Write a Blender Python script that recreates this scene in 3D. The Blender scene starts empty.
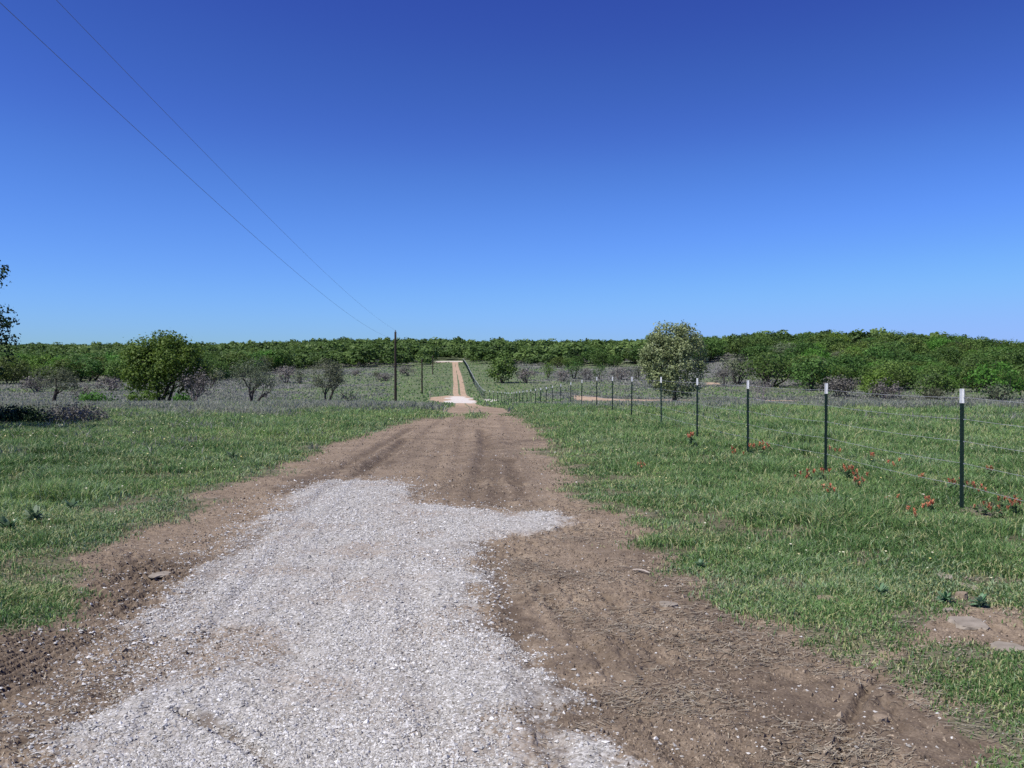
import bpy, math, random
import numpy as np
R = math.radians
PI = math.pi
scene = bpy.context.scene
COL = scene.collection
random.seed(7)
rng = np.random.default_rng(11)

# ------------------------------------------------------------------ helpers
def tag(o, label=None, cat=None, group=None, kind=None):
    if label: o['label'] = label
    if cat: o['category'] = cat
    if group: o['group'] = group
    if kind: o['kind'] = kind
    return o

def mesh_np(name, verts, quads=None, tris=None, smooth=False):
    me = bpy.data.meshes.new(name)
    verts = np.asarray(verts, np.float32).reshape(-1, 3)
    lv, ls, lt = [], [], []
    n0 = 0
    if quads is not None and len(quads):
        q = np.asarray(quads, np.int32).reshape(-1, 4)
        lv.append(q.ravel()); ls.append(np.arange(len(q), dtype=np.int32) * 4); lt.append(np.full(len(q), 4, np.int32))
        n0 = len(q) * 4
    if tris is not None and len(tris):
        t = np.asarray(tris, np.int32).reshape(-1, 3)
        lv.append(t.ravel()); ls.append(n0 + np.arange(len(t), dtype=np.int32) * 3); lt.append(np.full(len(t), 3, np.int32))
    lv = np.concatenate(lv); ls = np.concatenate(ls)
    me.vertices.add(len(verts)); me.vertices.foreach_set('co', verts.ravel())
    me.loops.add(len(lv)); me.loops.foreach_set('vertex_index', lv)
    me.polygons.add(len(ls)); me.polygons.foreach_set('loop_start', ls)
    try: me.polygons.foreach_set('loop_total', np.concatenate(lt))
    except Exception: pass
    me.update(calc_edges=True)
    me.polygons.foreach_set('use_smooth', np.full(len(ls), bool(smooth)))
    return me

def obj(name, me, mat=None, parent=None, loc=None):
    o = bpy.data.objects.new(name, me)
    COL.objects.link(o)
    if mat is not None and me is not None and not me.materials: me.materials.append(mat)
    if parent is not None: o.parent = parent
    if loc is not None: o.location = loc
    return o

def empty(name, loc, rz=0.0, sc=None):
    o = bpy.data.objects.new(name, None)
    COL.objects.link(o)
    o.location = loc; o.rotation_euler = (0, 0, rz); o.empty_display_size = 0.2
    if sc is not None: o.scale = sc
    return o

def hash2(ix, iy, seed):
    h = (ix.astype(np.int64) * 374761393 + iy.astype(np.int64) * 668265263 + seed * 974634777) & 0xFFFFFFFF
    h = ((h ^ (h >> 13)) * 1274126177) & 0xFFFFFFFF
    h = (h ^ (h >> 16)) & 0xFFFFFFFF
    return h.astype(np.float64) / 4294967295.0

def vnoise(x, y, seed=0):
    x = np.asarray(x, float); y = np.asarray(y, float)
    ix = np.floor(x); iy = np.floor(y)
    fx = x - ix; fy = y - iy
    fx = fx * fx * (3 - 2 * fx); fy = fy * fy * (3 - 2 * fy)
    a = hash2(ix, iy, seed); b = hash2(ix + 1, iy, seed)
    c = hash2(ix, iy + 1, seed); d = hash2(ix + 1, iy + 1, seed)
    return (a * (1 - fx) + b * fx) * (1 - fy) + (c * (1 - fx) + d * fx) * fy

def fbm(x, y, seed=0, oct=4):
    s = 0; a = 1; t = 0
    for i in range(oct):
        s = s + a * vnoise(np.asarray(x) * 2 ** i, np.asarray(y) * 2 ** i, seed + i * 17); t += a; a *= .55
    return s / t

def sstep(a, b, x):
    t = np.clip((x - a) / (b - a), 0, 1)
    return t * t * (3 - 2 * t)

# ------------------------------------------------------------------ camera
CH = 1.57
FPX = 887.0
PITCH = math.atan(16 / FPX)
cam_d = bpy.data.cameras.new('camera')
cam = bpy.data.objects.new('camera', cam_d); COL.objects.link(cam)
cam.location = (0, 0, CH)
cam.rotation_euler = (PI / 2 - PITCH, 0, 0)
cam_d.sensor_width = 36; cam_d.lens = 36 * FPX / 1024
cam_d.clip_start = 0.05; cam_d.clip_end = 20000
scene.camera = cam

# ------------------------------------------------------------------ terrain
PY = np.array([-2000, -40, 0, 22, 37, 43, 46, 52, 61, 66, 80, 102, 112, 126, 140, 200, 260, 330, 420, 500, 620, 800, 1100, 1600, 6000])
PZ = np.array([0.5, 0.1, 0, 0, -.13, -.37, -.49, -.72, -1.08, -1.27, -1.81, -2.62, -2.74, -2.72, -2.45, -.45, 1.5, 3.7, 7.0, 9.9, 12.4, 14, 12, 3, -60])
_yy = np.arange(-400, 2000, 1.0)
_zz = np.interp(_yy, PY, PZ)
_k = np.hanning(9); _k /= _k.sum()
_zz = np.convolve(np.pad(_zz, 4, 'edge'), _k, 'valid')
def T0(x, y):
    x = np.asarray(x, float); y = np.asarray(y, float)
    z = np.where(y < 1900, np.interp(y, _yy, _zz), np.interp(y, PY, PZ))
    d = np.sqrt(x * x + y * y) + 1e-6
    # the right-hand hill, the flatter left-hand valley
    z = z + 6.0 * np.exp(-(((x - 98) / 62) ** 2 + ((y - 275) / 75) ** 2))
    left = sstep(.12, .40, -x / (np.abs(y) + 1))
    z = z - left * sstep(130, 420, y) * 2.0
    right = sstep(.35, .55, x / (np.abs(y) + 1))
    z = z - right * sstep(200, 500, y) * 1.0
    amp = sstep(20, 60, d)
    z = z + (fbm(x / 110, y / 140, 9, 2) - .5) * 5.0 * sstep(330, 520, y)
    z = z + amp * (fbm(x / 38, y / 38, 3, 3) - .5) * .5 * sstep(20, 200, np.abs(x) + y * .3)
    return z

def at(px, py, d0=2.0, d1=900.0):
    """world point on the ground behind one pixel of the photograph"""
    dx = (px - 512) / FPX; dz = -(py - 384) / FPX
    dy = math.cos(PITCH) + dz * math.sin(PITCH); dzz = dz * math.cos(PITCH) - math.sin(PITCH)
    ts = np.geomspace(d0, d1, 6000)
    z = CH + dzz / dy * ts
    g = T0(dx / dy * ts, ts)
    below = np.nonzero(z <= g)[0]
    i = below[0] if len(below) else len(ts) - 1
    t = ts[i]
    return np.array([dx / dy * t, t, g[i]])

def lat(px, y):
    return (px - 512) / FPX * y
def P2(pts):
    return np.array([at(a, b)[:2] for a, b in pts])

def sd_poly(x, y, poly):
    """signed distance in metres, positive inside"""
    n = len(poly); d = np.full(x.shape, 1e9); ins = np.zeros(x.shape, bool)
    for i in range(n):
        ax, ay = poly[i]; bx, by = poly[(i + 1) % n]
        ex, ey = bx - ax, by - ay
        t = np.clip(((x - ax) * ex + (y - ay) * ey) / (ex * ex + ey * ey + 1e-12), 0, 1)
        d = np.minimum(d, (x - ax - t * ex) ** 2 + (y - ay - t * ey) ** 2)
        c = ((ay > y) != (by > y)) & (x < (bx - ax) * (y - ay) / (by - ay + 1e-12) + ax)
        ins ^= c
    d = np.sqrt(d)
    return np.where(ins, d, -d)

def d_line(x, y, line):
    d = np.full(x.shape, 1e9); s = np.zeros(x.shape); acc = 0
    for i in range(len(line) - 1):
        ax, ay = line[i]; bx, by = line[i + 1]
        ex, ey = bx - ax, by - ay; L = math.hypot(ex, ey)
        t = np.clip(((x - ax) * ex + (y - ay) * ey) / (L * L + 1e-12), 0, 1)
        dd = np.hypot(x - ax - t * ex, y - ay - t * ey)
        s = np.where(dd < d, acc + t * L, s); d = np.minimum(d, dd); acc += L
    return d, s

# outlines read off the photograph, laid on the ground in metres
dirt_poly = P2([(-260, 760), (-120, 690), (0, 640), (62, 606), (52, 562), (130, 533), (200, 502), (262, 474), (330, 446), (392, 427), (425, 418.5)])
dirt_poly = np.concatenate([dirt_poly, np.array([[lat(440, 28), 28], [lat(450, 30), 30], [lat(454, 32.5), 32.5], [lat(456, 37), 37], [lat(465, 37), 37], [lat(466.5, 31), 31], [lat(469, 27.6), 27.6], [lat(478, 29), 29], [lat(487, 32), 32], [lat(482, 37), 37], [lat(496, 37), 37], [lat(506, 31.5), 31.5], [lat(521, 28.5), 28.5]]),
    P2([(541, 436), (556, 462), (580, 490), (640, 530), (690, 575), (750, 618), (830, 652), (872, 668), (935, 700), (990, 740), (1060, 800)]),
    [[1.9, 2.2], [1.7, -6], [-2.6, -6], [-2.8, 2.0]]])
gravel_poly = P2([(40, 780), (100, 702), (142, 622), (200, 572), (256, 520), (292, 494), (332, 480), (400, 481), (404, 504), (442, 507), (545, 513), (562, 521), (540, 534), (478, 545), (482, 580), (494, 640), (545, 700), (600, 742), (650, 785)])
gravel_poly = np.concatenate([gravel_poly, [[.55, 2.2], [.4, -6], [-1.9, -6], [-1.75, 2.2]]])
bare_poly = P2([(935, 612), (975, 604), (1060, 610), (1080, 660), (1000, 652), (940, 648), (900, 660), (870, 672), (850, 660), (905, 640)])
def far_line(pts): return np.array([[lat(px, y), y] for px, y in pts])
trackL = np.concatenate([far_line([(460, 33), (460.5, 42), (460.5, 52), (460, 75), (460, 100)]), far_line([(460, 112), (458, 128), (455.5, 140), (455.6, 170), (455.0, 200), (454.0, 260), (453.4, 330)])])
trackR = np.concatenate([far_line([(494, 33), (487, 40), (481, 52), (475, 76), (471, 102)]), far_line([(470, 112), (468, 122), (464, 132), (463.0, 140), (461.6, 170), (460.0, 200), (457.2, 260), (456.6, 330)])])
ford_poly = np.array([[lat(440, 109), 109], [lat(474, 107), 107], [lat(477, 112), 112], [lat(469, 133), 133], [lat(446, 133), 133], [lat(428, 127), 127], [lat(430, 120), 120]])
ford_white = np.array([[lat(443, 108), 108], [lat(474, 107), 107], [lat(472, 118), 118], [lat(466, 131), 131], [lat(449, 131), 131], [lat(445, 116), 116]])
spur_poly = np.array([[lat(484, 112), 112], [lat(498, 114), 114], [lat(496, 121), 121], [lat(484, 123), 123]])
end_poly = np.array([[lat(434, 326), 326], [lat(464, 326), 326], [lat(463, 342), 342], [lat(440, 342), 342], [lat(434, 336), 336]])
redbank = [np.array([[lat(575, 116), 116], [lat(600, 113), 113], [lat(650, 112), 112], [lat(700, 113), 113], [lat(690, 119), 119], [lat(620, 121), 121], [lat(585, 131), 131], [lat(572, 133), 133]]),
           np.array([[lat(706, 162), 162], [lat(722, 160), 160], [lat(722, 167), 167], [lat(708, 168), 168]]),
           np.array([[lat(760, 112), 112], [lat(800, 112), 112], [lat(796, 117), 117], [lat(764, 117), 117]])]
RUTS = [  # line, half width, depth, wetness
    (P2([(418, 500), (438, 455), (452, 430), (459, 415)]), .13, .010, .22),
    (P2([(452, 506), (458, 460), (462, 430), (463, 415)]), .11, .010, .20),
    (P2([(540, 508), (522, 460), (508, 430), (500, 414)]), .13, .010, .22),
    (P2([(385, 470), (412, 445), (430, 428), (448, 416)]), .10, .012, .25),
    (P2([(356, 476), (385, 458), (405, 440)]), .15, .028, .6),
    (P2([(335, 470), (366, 455), (392, 440), (412, 428)]), .13, .028, .45),
    (P2([(500, 505), (493, 478), (490, 455), (487, 435)]), .16, .022, .55),
    (P2([(472, 500), (480, 470), (484, 448), (482, 430)]), .12, .028, .45),
    (P2([(520, 500), (515, 478), (508, 460)]), .14, .03, .6),
    (P2([(560, 760), (530, 690), (520, 640), (500, 590), (488, 555)]), .08, .014, .5),
    (P2([(690, 768), (640, 710), (590, 650), (560, 610), (535, 580)]), .06, .012, .4),
    (P2([(760, 768), (690, 690), (640, 640), (600, 590)]), .05, .010, .3),
    (P2([(840, 768), (850, 720), (868, 690), (900, 665), (935, 650)]), .03, .018, .5),
    (P2([(160, 690), (205, 640), (245, 590), (300, 540), (340, 505)]), .07, .008, .15),
    (P2([(90, 720), (140, 655), (200, 590), (268, 530), (330, 490), (390, 455)]), .10, .012, .4),
    (P2([(180, 716), (215, 732), (250, 752), (280, 780)]), .04, .025, 1.0),
    (P2([(270, 700), (330, 600), (380, 540)]), .12, .012, 0),
    (P2([(440, 740), (420, 640), (410, 560)]), .12, .012, 0),
]
WET_DARK = [(P2([(760, 700), (880, 730), (1000, 770)]), .55, .6), (P2([(560, 640), (660, 690), (760, 740)]), .4, .45), (P2([(500, 600), (540, 640)]), .16, .7), (P2([(640, 560), (720, 620), (800, 660)]), .3, .45), (P2([(-20, 740), (60, 700)]), .35, .5), (P2([(340, 470), (420, 440)]), .35, .4), (P2([(470, 500), (490, 440)]), .45, .4), (P2([(-40, 494), (60, 488), (130, 481), (190, 476), (245, 470.5)]), .10, .9), (P2([(560, 575), (475, 548)]), .18, .5), (P2([(480, 625), (520, 640)]), .14, .55), (P2([(520, 680), (590, 700), (640, 740)]), .2, .5),  # damp patches, plus a narrow darker line of soil along edge_line
       (P2([(700, 700), (820, 720), (960, 760)]), .3, .4), (P2([(720, 640), (860, 680)]), .3, .3), (P2([(600, 540), (700, 600)]), .2, .25),
       (P2([(505, 443), (540, 440)]), .3, .6), (P2([(290, 490), (330, 470), (390, 462)]), .3, .55), (P2([(420, 448), (400, 462)]), .3, .3)]
edge_line = P2([(-40, 492), (60, 487), (130, 480), (190, 475), (245, 469.5), (290, 466)])
tread_line = P2([(-60, 705), (0, 664), (70, 622), (120, 592), (165, 566)])

def masks(x, y):
    d = np.hypot(x, y)
    n1 = fbm(x / .55, y / .55, 21, 4); n2 = fbm(x / 2.3, y / 2.3, 33, 3); n3 = fbm(x / .12, y / .12, 55, 3)
    w = .12 + d * .012
    near = d < 70
    dirt = np.zeros(x.shape); gravel = np.zeros(x.shape)
    sd = sd_poly(x[near], y[near], dirt_poly)
    cut = 1 - .75 * sstep(18, 28, d[near])
    dd = sstep(-1, 1, (sd + (n1[near] - .5) * .9 * cut + (n2[near] - .5) * .9 * cut + (n3[near] - .5) * .35 * cut) / (.34 + d[near] * .006))
    sb = sd_poly(x[near], y[near], bare_poly)
    dd = np.maximum(dd, .95 * sstep(-1, 1, (sb + (n1[near] - .5) * .5) / .14))
    dirt[near] = dd
    sg = sd_poly(x[near], y[near], gravel_poly)
    gravel[near] = sstep(-1, 1, (sg + (n1[near] - .5) * .55 + (n2[near] - .5) * .25 + (n3[near] - .5) * .40) / .29)
    # soil showing through the gravel in patches
    worn = sstep(.52, .75, fbm(x / .8 + 9, y / 1.6, 71, 4))
    gravel = gravel * (1 - .55 * worn)
    far = (y > 30) & (y < 350) & (np.abs(x) < 140)
    xf, yf = x[far], y[far]
    f = np.zeros(xf.shape)
    nf = (n2[far] - .5)
    for L in (trackL, trackR):
        dl, _ = d_line(xf, yf, L)
        ww = np.interp(yf, [30, 50, 75, 100, 110, 140, 200, 330], [.62, .60, .58, .56, .55, .42, .42, .46])
        f = np.maximum(f, sstep(.16, -.16, dl - ww + nf * .15))
    for pl in [end_poly] + redbank:
        f = np.maximum(f, sstep(-1, 1, (sd_poly(xf, yf, pl) + nf * 2.2) / 1.0))
    f = np.maximum(f, sstep(-.6, .6, sd_poly(xf, yf, ford_poly) + nf * 1.2))
    dirt[far] = np.maximum(dirt[far], f)
    g = np.maximum(sstep(-.5, .5, sd_poly(xf, yf, ford_white) + nf * 3.0), .8 * sstep(-.5, .5, sd_poly(xf, yf, spur_poly) + nf * 1.2))
    g = np.maximum(g, .55 * sstep(-.7, .7, sd_poly(xf, yf, end_poly + np.array([0, 5])) + nf * 2))
    gravel[far] = np.maximum(gravel[far], g)
    # grey, last year's dead grass
    xr = np.interp(y, [0, 33, 112, 330], [0, -.3, -5.6, -21])
    off = np.abs(x - xr)
    n5 = fbm(x / 9, y / 9, 91, 4); n6 = fbm(x / 3.0, y / 3.0, 95, 3)
    start = np.where(x < xr, 30 + 6 * sstep(9, 1, off), 35)
    gray = sstep(-4, 5, y - start + (n5 - .5) * 13 + (n6 - .5) * 7)
    gray = gray * sstep(3.0, 7.5, off + (n5 - .5) * 4 + np.where(y > 100, -7, 0) - np.where(y > 190, 4, 0))
    green2 = sstep(.50, .60, fbm(x / 26, y / 15, 44, 3) + .16 * sstep(120, 150, y) * sstep(190, 150, y) * (x > xr) + .05 * ((x < xr) & (off < 26) & (y > 125)))
    gray = gray * (1 - .8 * green2 * sstep(95, 130, y))
    gray = np.maximum(gray, .15 * sstep(.55, .75, n5) * sstep(8, 20, d))
    return dirt, gravel, gray

def wet_shade(x, y):
    w = np.zeros(x.shape)
    near = (y < 60) & (y > 1) & (np.abs(x) < 20)
    xn, yn = x[near], y[near]
    wn = np.zeros(xn.shape)
    nn = fbm(xn / .22, yn / .22, 7, 4); nb = fbm(xn / .07, yn / .07, 8, 2)
    for L, hw, dep, wt in RUTS:
        dl, _ = d_line(xn, yn, L)
        wn = np.maximum(wn, wt * sstep(1.5, .3, dl / hw + (nn - .5) * 2.2))
    for L, hw, wt in WET_DARK:
        dl, _ = d_line(xn, yn, L)
        wn = np.maximum(wn, wt * sstep(1.5, .2, dl / hw + (nn - .5) * 3.0))
    dl, s = d_line(xn, yn, tread_line)
    wn = np.maximum(wn, .85 * sstep(.36, .26, dl) * sstep(-.1, -.7, np.sin((xn - .26 * yn) * 92 + 2.0 * fbm(xn / .4, yn / .4, 19, 2))) * sstep(.25, .5, fbm(xn / .3, yn / .6, 18, 2)))  # shade of the tread grooves, painted as dark stripes into the dirt colour
    wn = np.maximum(wn, .42 * sstep(.8, .2, dl + (nn - .5) * .7))
    w[near] = wn * (.6 + .7 * nb)
    return np.clip(w, 0, 1)

def relief(x, y, dirt, gravel):
    """small real relief near the camera: ruts, tread marks, clods"""
    z = np.zeros(x.shape)
    near = (y < 60) & (y > 1) & (np.abs(x) < 24)
    xn, yn = x[near], y[near]; zn = np.zeros(xn.shape)
    ndl = fbm(xn / .3, yn / .3, 14, 3)
    for L, hw, dep, wt in RUTS:
        dl, s = d_line(xn, yn, L)
        u = dl / hw
        zn += dep * (.45 + 1.1 * ndl) * (-np.exp(-u * u * 1.4) + .45 * np.exp(-((u - 1.5) ** 2) * 2.2))
        zn += .006 * np.exp(-u * u) * np.sin(s * 70) * (dep > .015)
    dl, s = d_line(xn, yn, tread_line)
    zn += .013 * sstep(.36, .26, dl) * np.tanh(2.5 * np.sin((xn - .26 * yn) * 92 + 2.0 * fbm(xn / .4, yn / .4, 19, 2))) * sstep(.25, .5, fbm(xn / .3, yn / .6, 18, 2))
    dm = dirt[near] * (1 - .7 * gravel[near])
    dist = np.hypot(xn, yn)
    fine = sstep(22, 9, dist)
    zn += dm * ((fbm(xn / .5, yn / .5, 61, 3) - .5) * .05 + fine * (fbm(xn / .06, yn / .075, 62, 3) - .5) * .040 * (.5 + sstep(.4, .7, fbm(xn / .6, yn / .6, 64, 2)) * 1.2))
    zn += gravel[near] * .02 + gravel[near] * fine * (fbm(xn / .05, yn / .05, 63, 2) - .5) * .012
    zn += (1 - dirt[near]) * ((fbm(xn / .45, yn / .45, 66, 3) - .5) * .10 + .015)
    dl, s = d_line(xn, yn, edge_line)
    zn += -.08 * np.exp(-(dl / .18) ** 2)
    z[near] = zn
    return z

# ------------------------------------------------------------------ materials
def newmat(name):
    m = bpy.data.materials.new(name); m.use_nodes = True
    nt = m.node_tree; nt.nodes.clear()
    out = nt.nodes.new('ShaderNodeOutputMaterial')
    return m, nt, out
def N(nt, t, **kw):
    n = nt.nodes.new(t)
    for k, v in kw.items():
        if k.startswith('i_'): n.inputs[k[2:]].default_value = v
        else: setattr(n, k, v)
    return n
def ramp(nt, stops, interp='LINEAR'):
    n = nt.nodes.new('ShaderNodeValToRGB'); cr = n.color_ramp; cr.interpolation = interp
    while len(cr.elements) > 1: cr.elements.remove(cr.elements[-1])
    cr.elements[0].position = stops[0][0]; cr.elements[0].color = (*stops[0][1], 1)
    for p, c in stops[1:]:
        e = cr.elements.new(p); e.color = (*c, 1)
    return n
def noise(nt, vec, scale, detail=4, rough=.6):
    n = N(nt, 'ShaderNodeTexNoise'); n.inputs['Scale'].default_value = scale
    n.inputs['Detail'].default_value = detail; n.inputs['Roughness'].default_value = rough
    nt.links.new(vec, n.inputs['Vector']); return n
def mixc(nt, fac, a, b, mode='MIX'):
    n = N(nt, 'ShaderNodeMix', data_type='RGBA', blend_type=mode)
    L = nt.links
    if hasattr(fac, 'is_linked'): L.new(fac, n.inputs[0])
    else: n.inputs[0].default_value = fac
    for v, i in ((a, 6), (b, 7)):
        if hasattr(v, 'is_linked'): L.new(v, n.inputs[i])
        else: n.inputs[i].default_value = (*v, 1)
    return n.outputs[2]
def math_(nt, op, a, b=None, c=None, clamp=False):
    n = N(nt, 'ShaderNodeMath', operation=op, use_clamp=clamp)
    for i, v in enumerate((a, b, c)):
        if v is None: continue
        if hasattr(v, 'is_linked'): nt.links.new(v, n.inputs[i])
        else: n.inputs[i].default_value = v
    return n.outputs[0]

def mat_earth():
    m, nt, out = newmat('earth')
    L = nt.links
    geo = N(nt, 'ShaderNodeNewGeometry'); P = geo.outputs['Position']
    a = N(nt, 'ShaderNodeAttribute', attribute_name='zones')
    sep = N(nt, 'ShaderNodeSeparateColor'); L.new(a.outputs['Color'], sep.inputs[0])
    dirt, grav, gray = sep.outputs[0], sep.outputs[1], sep.outputs[2]
    aw = N(nt, 'ShaderNodeAttribute', attribute_name='wet'); wet = aw.outputs['Fac']
    nA = noise(nt, P, 14, 6, .7); nB = noise(nt, P, 1.3, 5, .6); nC = noise(nt, P, 70, 3, .6); nD = noise(nt, P, .12, 4, .6)
    # grass soil and litter
    grs = ramp(nt, [(.28, (.058, .058, .030)), (.5, (.115, .112, .066)), (.72, (.19, .165, .115))])
    L.new(math_(nt, 'ADD', math_(nt, 'MULTIPLY', nA.outputs[0], .5), math_(nt, 'MULTIPLY', nB.outputs[0], .5)), grs.inputs[0])
    gry = ramp(nt, [(.25, (.095, .102, .085)), (.5, (.155, .155, .145)), (.75, (.215, .21, .195))])
    L.new(math_(nt, 'ADD', math_(nt, 'MULTIPLY', nA.outputs[0], .45), math_(nt, 'MULTIPLY', nD.outputs[0], .55)), gry.inputs[0])
    sx0 = N(nt, 'ShaderNodeSeparateXYZ'); L.new(P, sx0.inputs[0])
    fg = N(nt, 'ShaderNodeMapRange'); fg.inputs[1].default_value = 30; fg.inputs[2].default_value = 80; L.new(sx0.outputs[1], fg.inputs[0])
    grf = ramp(nt, [(.3, (.070, .095, .042)), (.5, (.115, .148, .072)), (.7, (.165, .175, .105))])
    L.new(math_(nt, 'ADD', math_(nt, 'MULTIPLY', nB.outputs[0], .5), math_(nt, 'MULTIPLY', nD.outputs[0], .5)), grf.inputs[0])
    grsc = mixc(nt, fg.outputs[0], grs.outputs[0], grf.outputs[0])
    gf = math_(nt, 'ADD', gray, math_(nt, 'MULTIPLY', math_(nt, 'SUBTRACT', nB.outputs[0], .5), .5), clamp=True)
    c = mixc(nt, gf, grsc, gry.outputs[0])
    # dirt
    drt = ramp(nt, [(.28, (.054, .040, .028)), (.42, (.158, .121, .085)), (.54, (.236, .185, .133)), (.70, (.385, .315, .232))])
    L.new(math_(nt, 'ADD', math_(nt, 'MULTIPLY', nC.outputs[0], .35), math_(nt, 'ADD', math_(nt, 'MULTIPLY', nA.outputs[0], .4), math_(nt, 'MULTIPLY', nB.outputs[0], .25))), drt.inputs[0])
    # far tracks run redder and paler
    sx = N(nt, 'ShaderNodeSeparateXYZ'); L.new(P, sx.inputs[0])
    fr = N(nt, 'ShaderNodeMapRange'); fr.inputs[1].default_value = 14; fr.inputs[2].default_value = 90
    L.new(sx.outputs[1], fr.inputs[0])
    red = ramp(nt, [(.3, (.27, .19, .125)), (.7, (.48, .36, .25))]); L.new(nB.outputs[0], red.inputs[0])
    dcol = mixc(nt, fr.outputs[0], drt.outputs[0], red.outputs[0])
    dcol = mixc(nt, math_(nt, 'MULTIPLY', wet, .95), dcol, (.050, .036, .027))
    df = N(nt, 'ShaderNodeMapRange', interpolation_type='SMOOTHSTEP'); df.inputs[1].default_value = .30; df.inputs[2].default_value = .70
    L.new(math_(nt, 'ADD', dirt, math_(nt, 'MULTIPLY', math_(nt, 'SUBTRACT', nA.outputs[0], .5), .7)), df.inputs[0])
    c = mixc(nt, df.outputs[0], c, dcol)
    # crushed limestone
    vor = N(nt, 'ShaderNodeTexVoronoi', feature='F1'); vor.inputs['Scale'].default_value = 48; L.new(P, vor.inputs['Vector'])
    vor2 = N(nt, 'ShaderNodeTexVoronoi', feature='F1'); vor2.inputs['Scale'].default_value = 110; L.new(P, vor2.inputs['Vector'])
    vs = N(nt, 'ShaderNodeSeparateColor'); L.new(vor.outputs['Color'], vs.inputs[0])
    vs2 = N(nt, 'ShaderNodeSeparateColor'); L.new(vor2.outputs['Color'], vs2.inputs[0])
    gcol = ramp(nt, [(0, (.16, .15, .13)), (.35, (.295, .282, .253)), (.7, (.42, .408, .383)), (1, (.58, .57, .54))])
    L.new(math_(nt, 'ADD', math_(nt, 'MULTIPLY', vs.outputs[0], .55), math_(nt, 'MULTIPLY', vs2.outputs[0], .45)), gcol.inputs[0])
    gtan = mixc(nt, math_(nt, 'MULTIPLY', sstep_node(nt, nB.outputs[0], .42, .66), .7), gcol.outputs[0], (.275, .228, .182))
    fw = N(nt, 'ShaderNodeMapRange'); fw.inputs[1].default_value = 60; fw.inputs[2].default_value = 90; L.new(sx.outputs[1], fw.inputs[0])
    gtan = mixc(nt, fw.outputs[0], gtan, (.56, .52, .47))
    gfac = N(nt, 'ShaderNodeMapRange', interpolation_type='SMOOTHSTEP'); gfac.inputs[1].default_value = .22; gfac.inputs[2].default_value = .68
    L.new(math_(nt, 'ADD', grav, math_(nt, 'ADD', math_(nt, 'MULTIPLY', math_(nt, 'SUBTRACT', vs.outputs[1], .5), .35), math_(nt, 'MULTIPLY', math_(nt, 'SUBTRACT', nA.outputs[0], .5), .5))), gfac.inputs[0])
    damp_shade_g = math_(nt, 'MULTIPLY', wet, .8)
    gtan = mixc(nt, damp_shade_g, gtan, (.11, .085, .065))
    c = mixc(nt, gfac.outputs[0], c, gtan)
    bs = N(nt, 'ShaderNodeBsdfPrincipled'); bs.inputs['Roughness'].default_value = .95
    bs.inputs['Specular IOR Level'].default_value = .15
    L.new(c, bs.inputs['Base Color'])
    bump = N(nt, 'ShaderNodeBump'); bump.inputs['Strength'].default_value = .55; bump.inputs['Distance'].default_value = .012
    h = math_(nt, 'ADD', math_(nt, 'MULTIPLY', nC.outputs[0], .8), math_(nt, 'MULTIPLY', vor.outputs['Distance'], -1.0))
    L.new(h, bump.inputs['Height']); L.new(bump.outputs[0], bs.inputs['Normal'])
    L.new(bs.outputs[0], out.inputs[0])
    return m
def sstep_node(nt, v, a, b):
    n = N(nt, 'ShaderNodeMapRange', interpolation_type='SMOOTHSTEP'); n.inputs[1].default_value = a; n.inputs[2].default_value = b
    nt.links.new(v, n.inputs[0]); return n.outputs[0]

def mat_leaf(name, stops, trans=.35, rough=.6, objvar=.35):
    """leaf colour by a per-face value, with a little variation from plant to plant"""
    m, nt, out = newmat(name); L = nt.links
    a = N(nt, 'ShaderNodeAttribute', attribute_name='tint')
    r = ramp(nt, stops); L.new(a.outputs['Fac'], r.inputs[0])
    oi = N(nt, 'ShaderNodeObjectInfo')
    hs = N(nt, 'ShaderNodeHueSaturation')
    L.new(r.outputs[0], hs.inputs['Color'])
    L.new(math_(nt, 'MULTIPLY_ADD', math_(nt, 'FRACT', math_(nt, 'MULTIPLY', oi.outputs['Random'], 7.31)), .055 * objvar / .35, .5 - .022 * objvar / .35), hs.inputs['Hue'])
    L.new(math_(nt, 'MULTIPLY_ADD', oi.outputs['Random'], objvar * 1.6, 1 - objvar * .8), hs.inputs['Value'])
    d = N(nt, 'ShaderNodeBsdfPrincipled'); d.inputs['Roughness'].default_value = rough; d.inputs['Specular IOR Level'].default_value = .25
    t = N(nt, 'ShaderNodeBsdfTranslucent'); mx = N(nt, 'ShaderNodeMixShader'); mx.inputs[0].default_value = trans
    L.new(hs.outputs[0], d.inputs['Base Color']); L.new(hs.outputs[0], t.inputs[0])
    L.new(d.outputs[0], mx.inputs[1]); L.new(t.outputs[0], mx.inputs[2]); L.new(mx.outputs[0], out.inputs[0])
    return m
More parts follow.
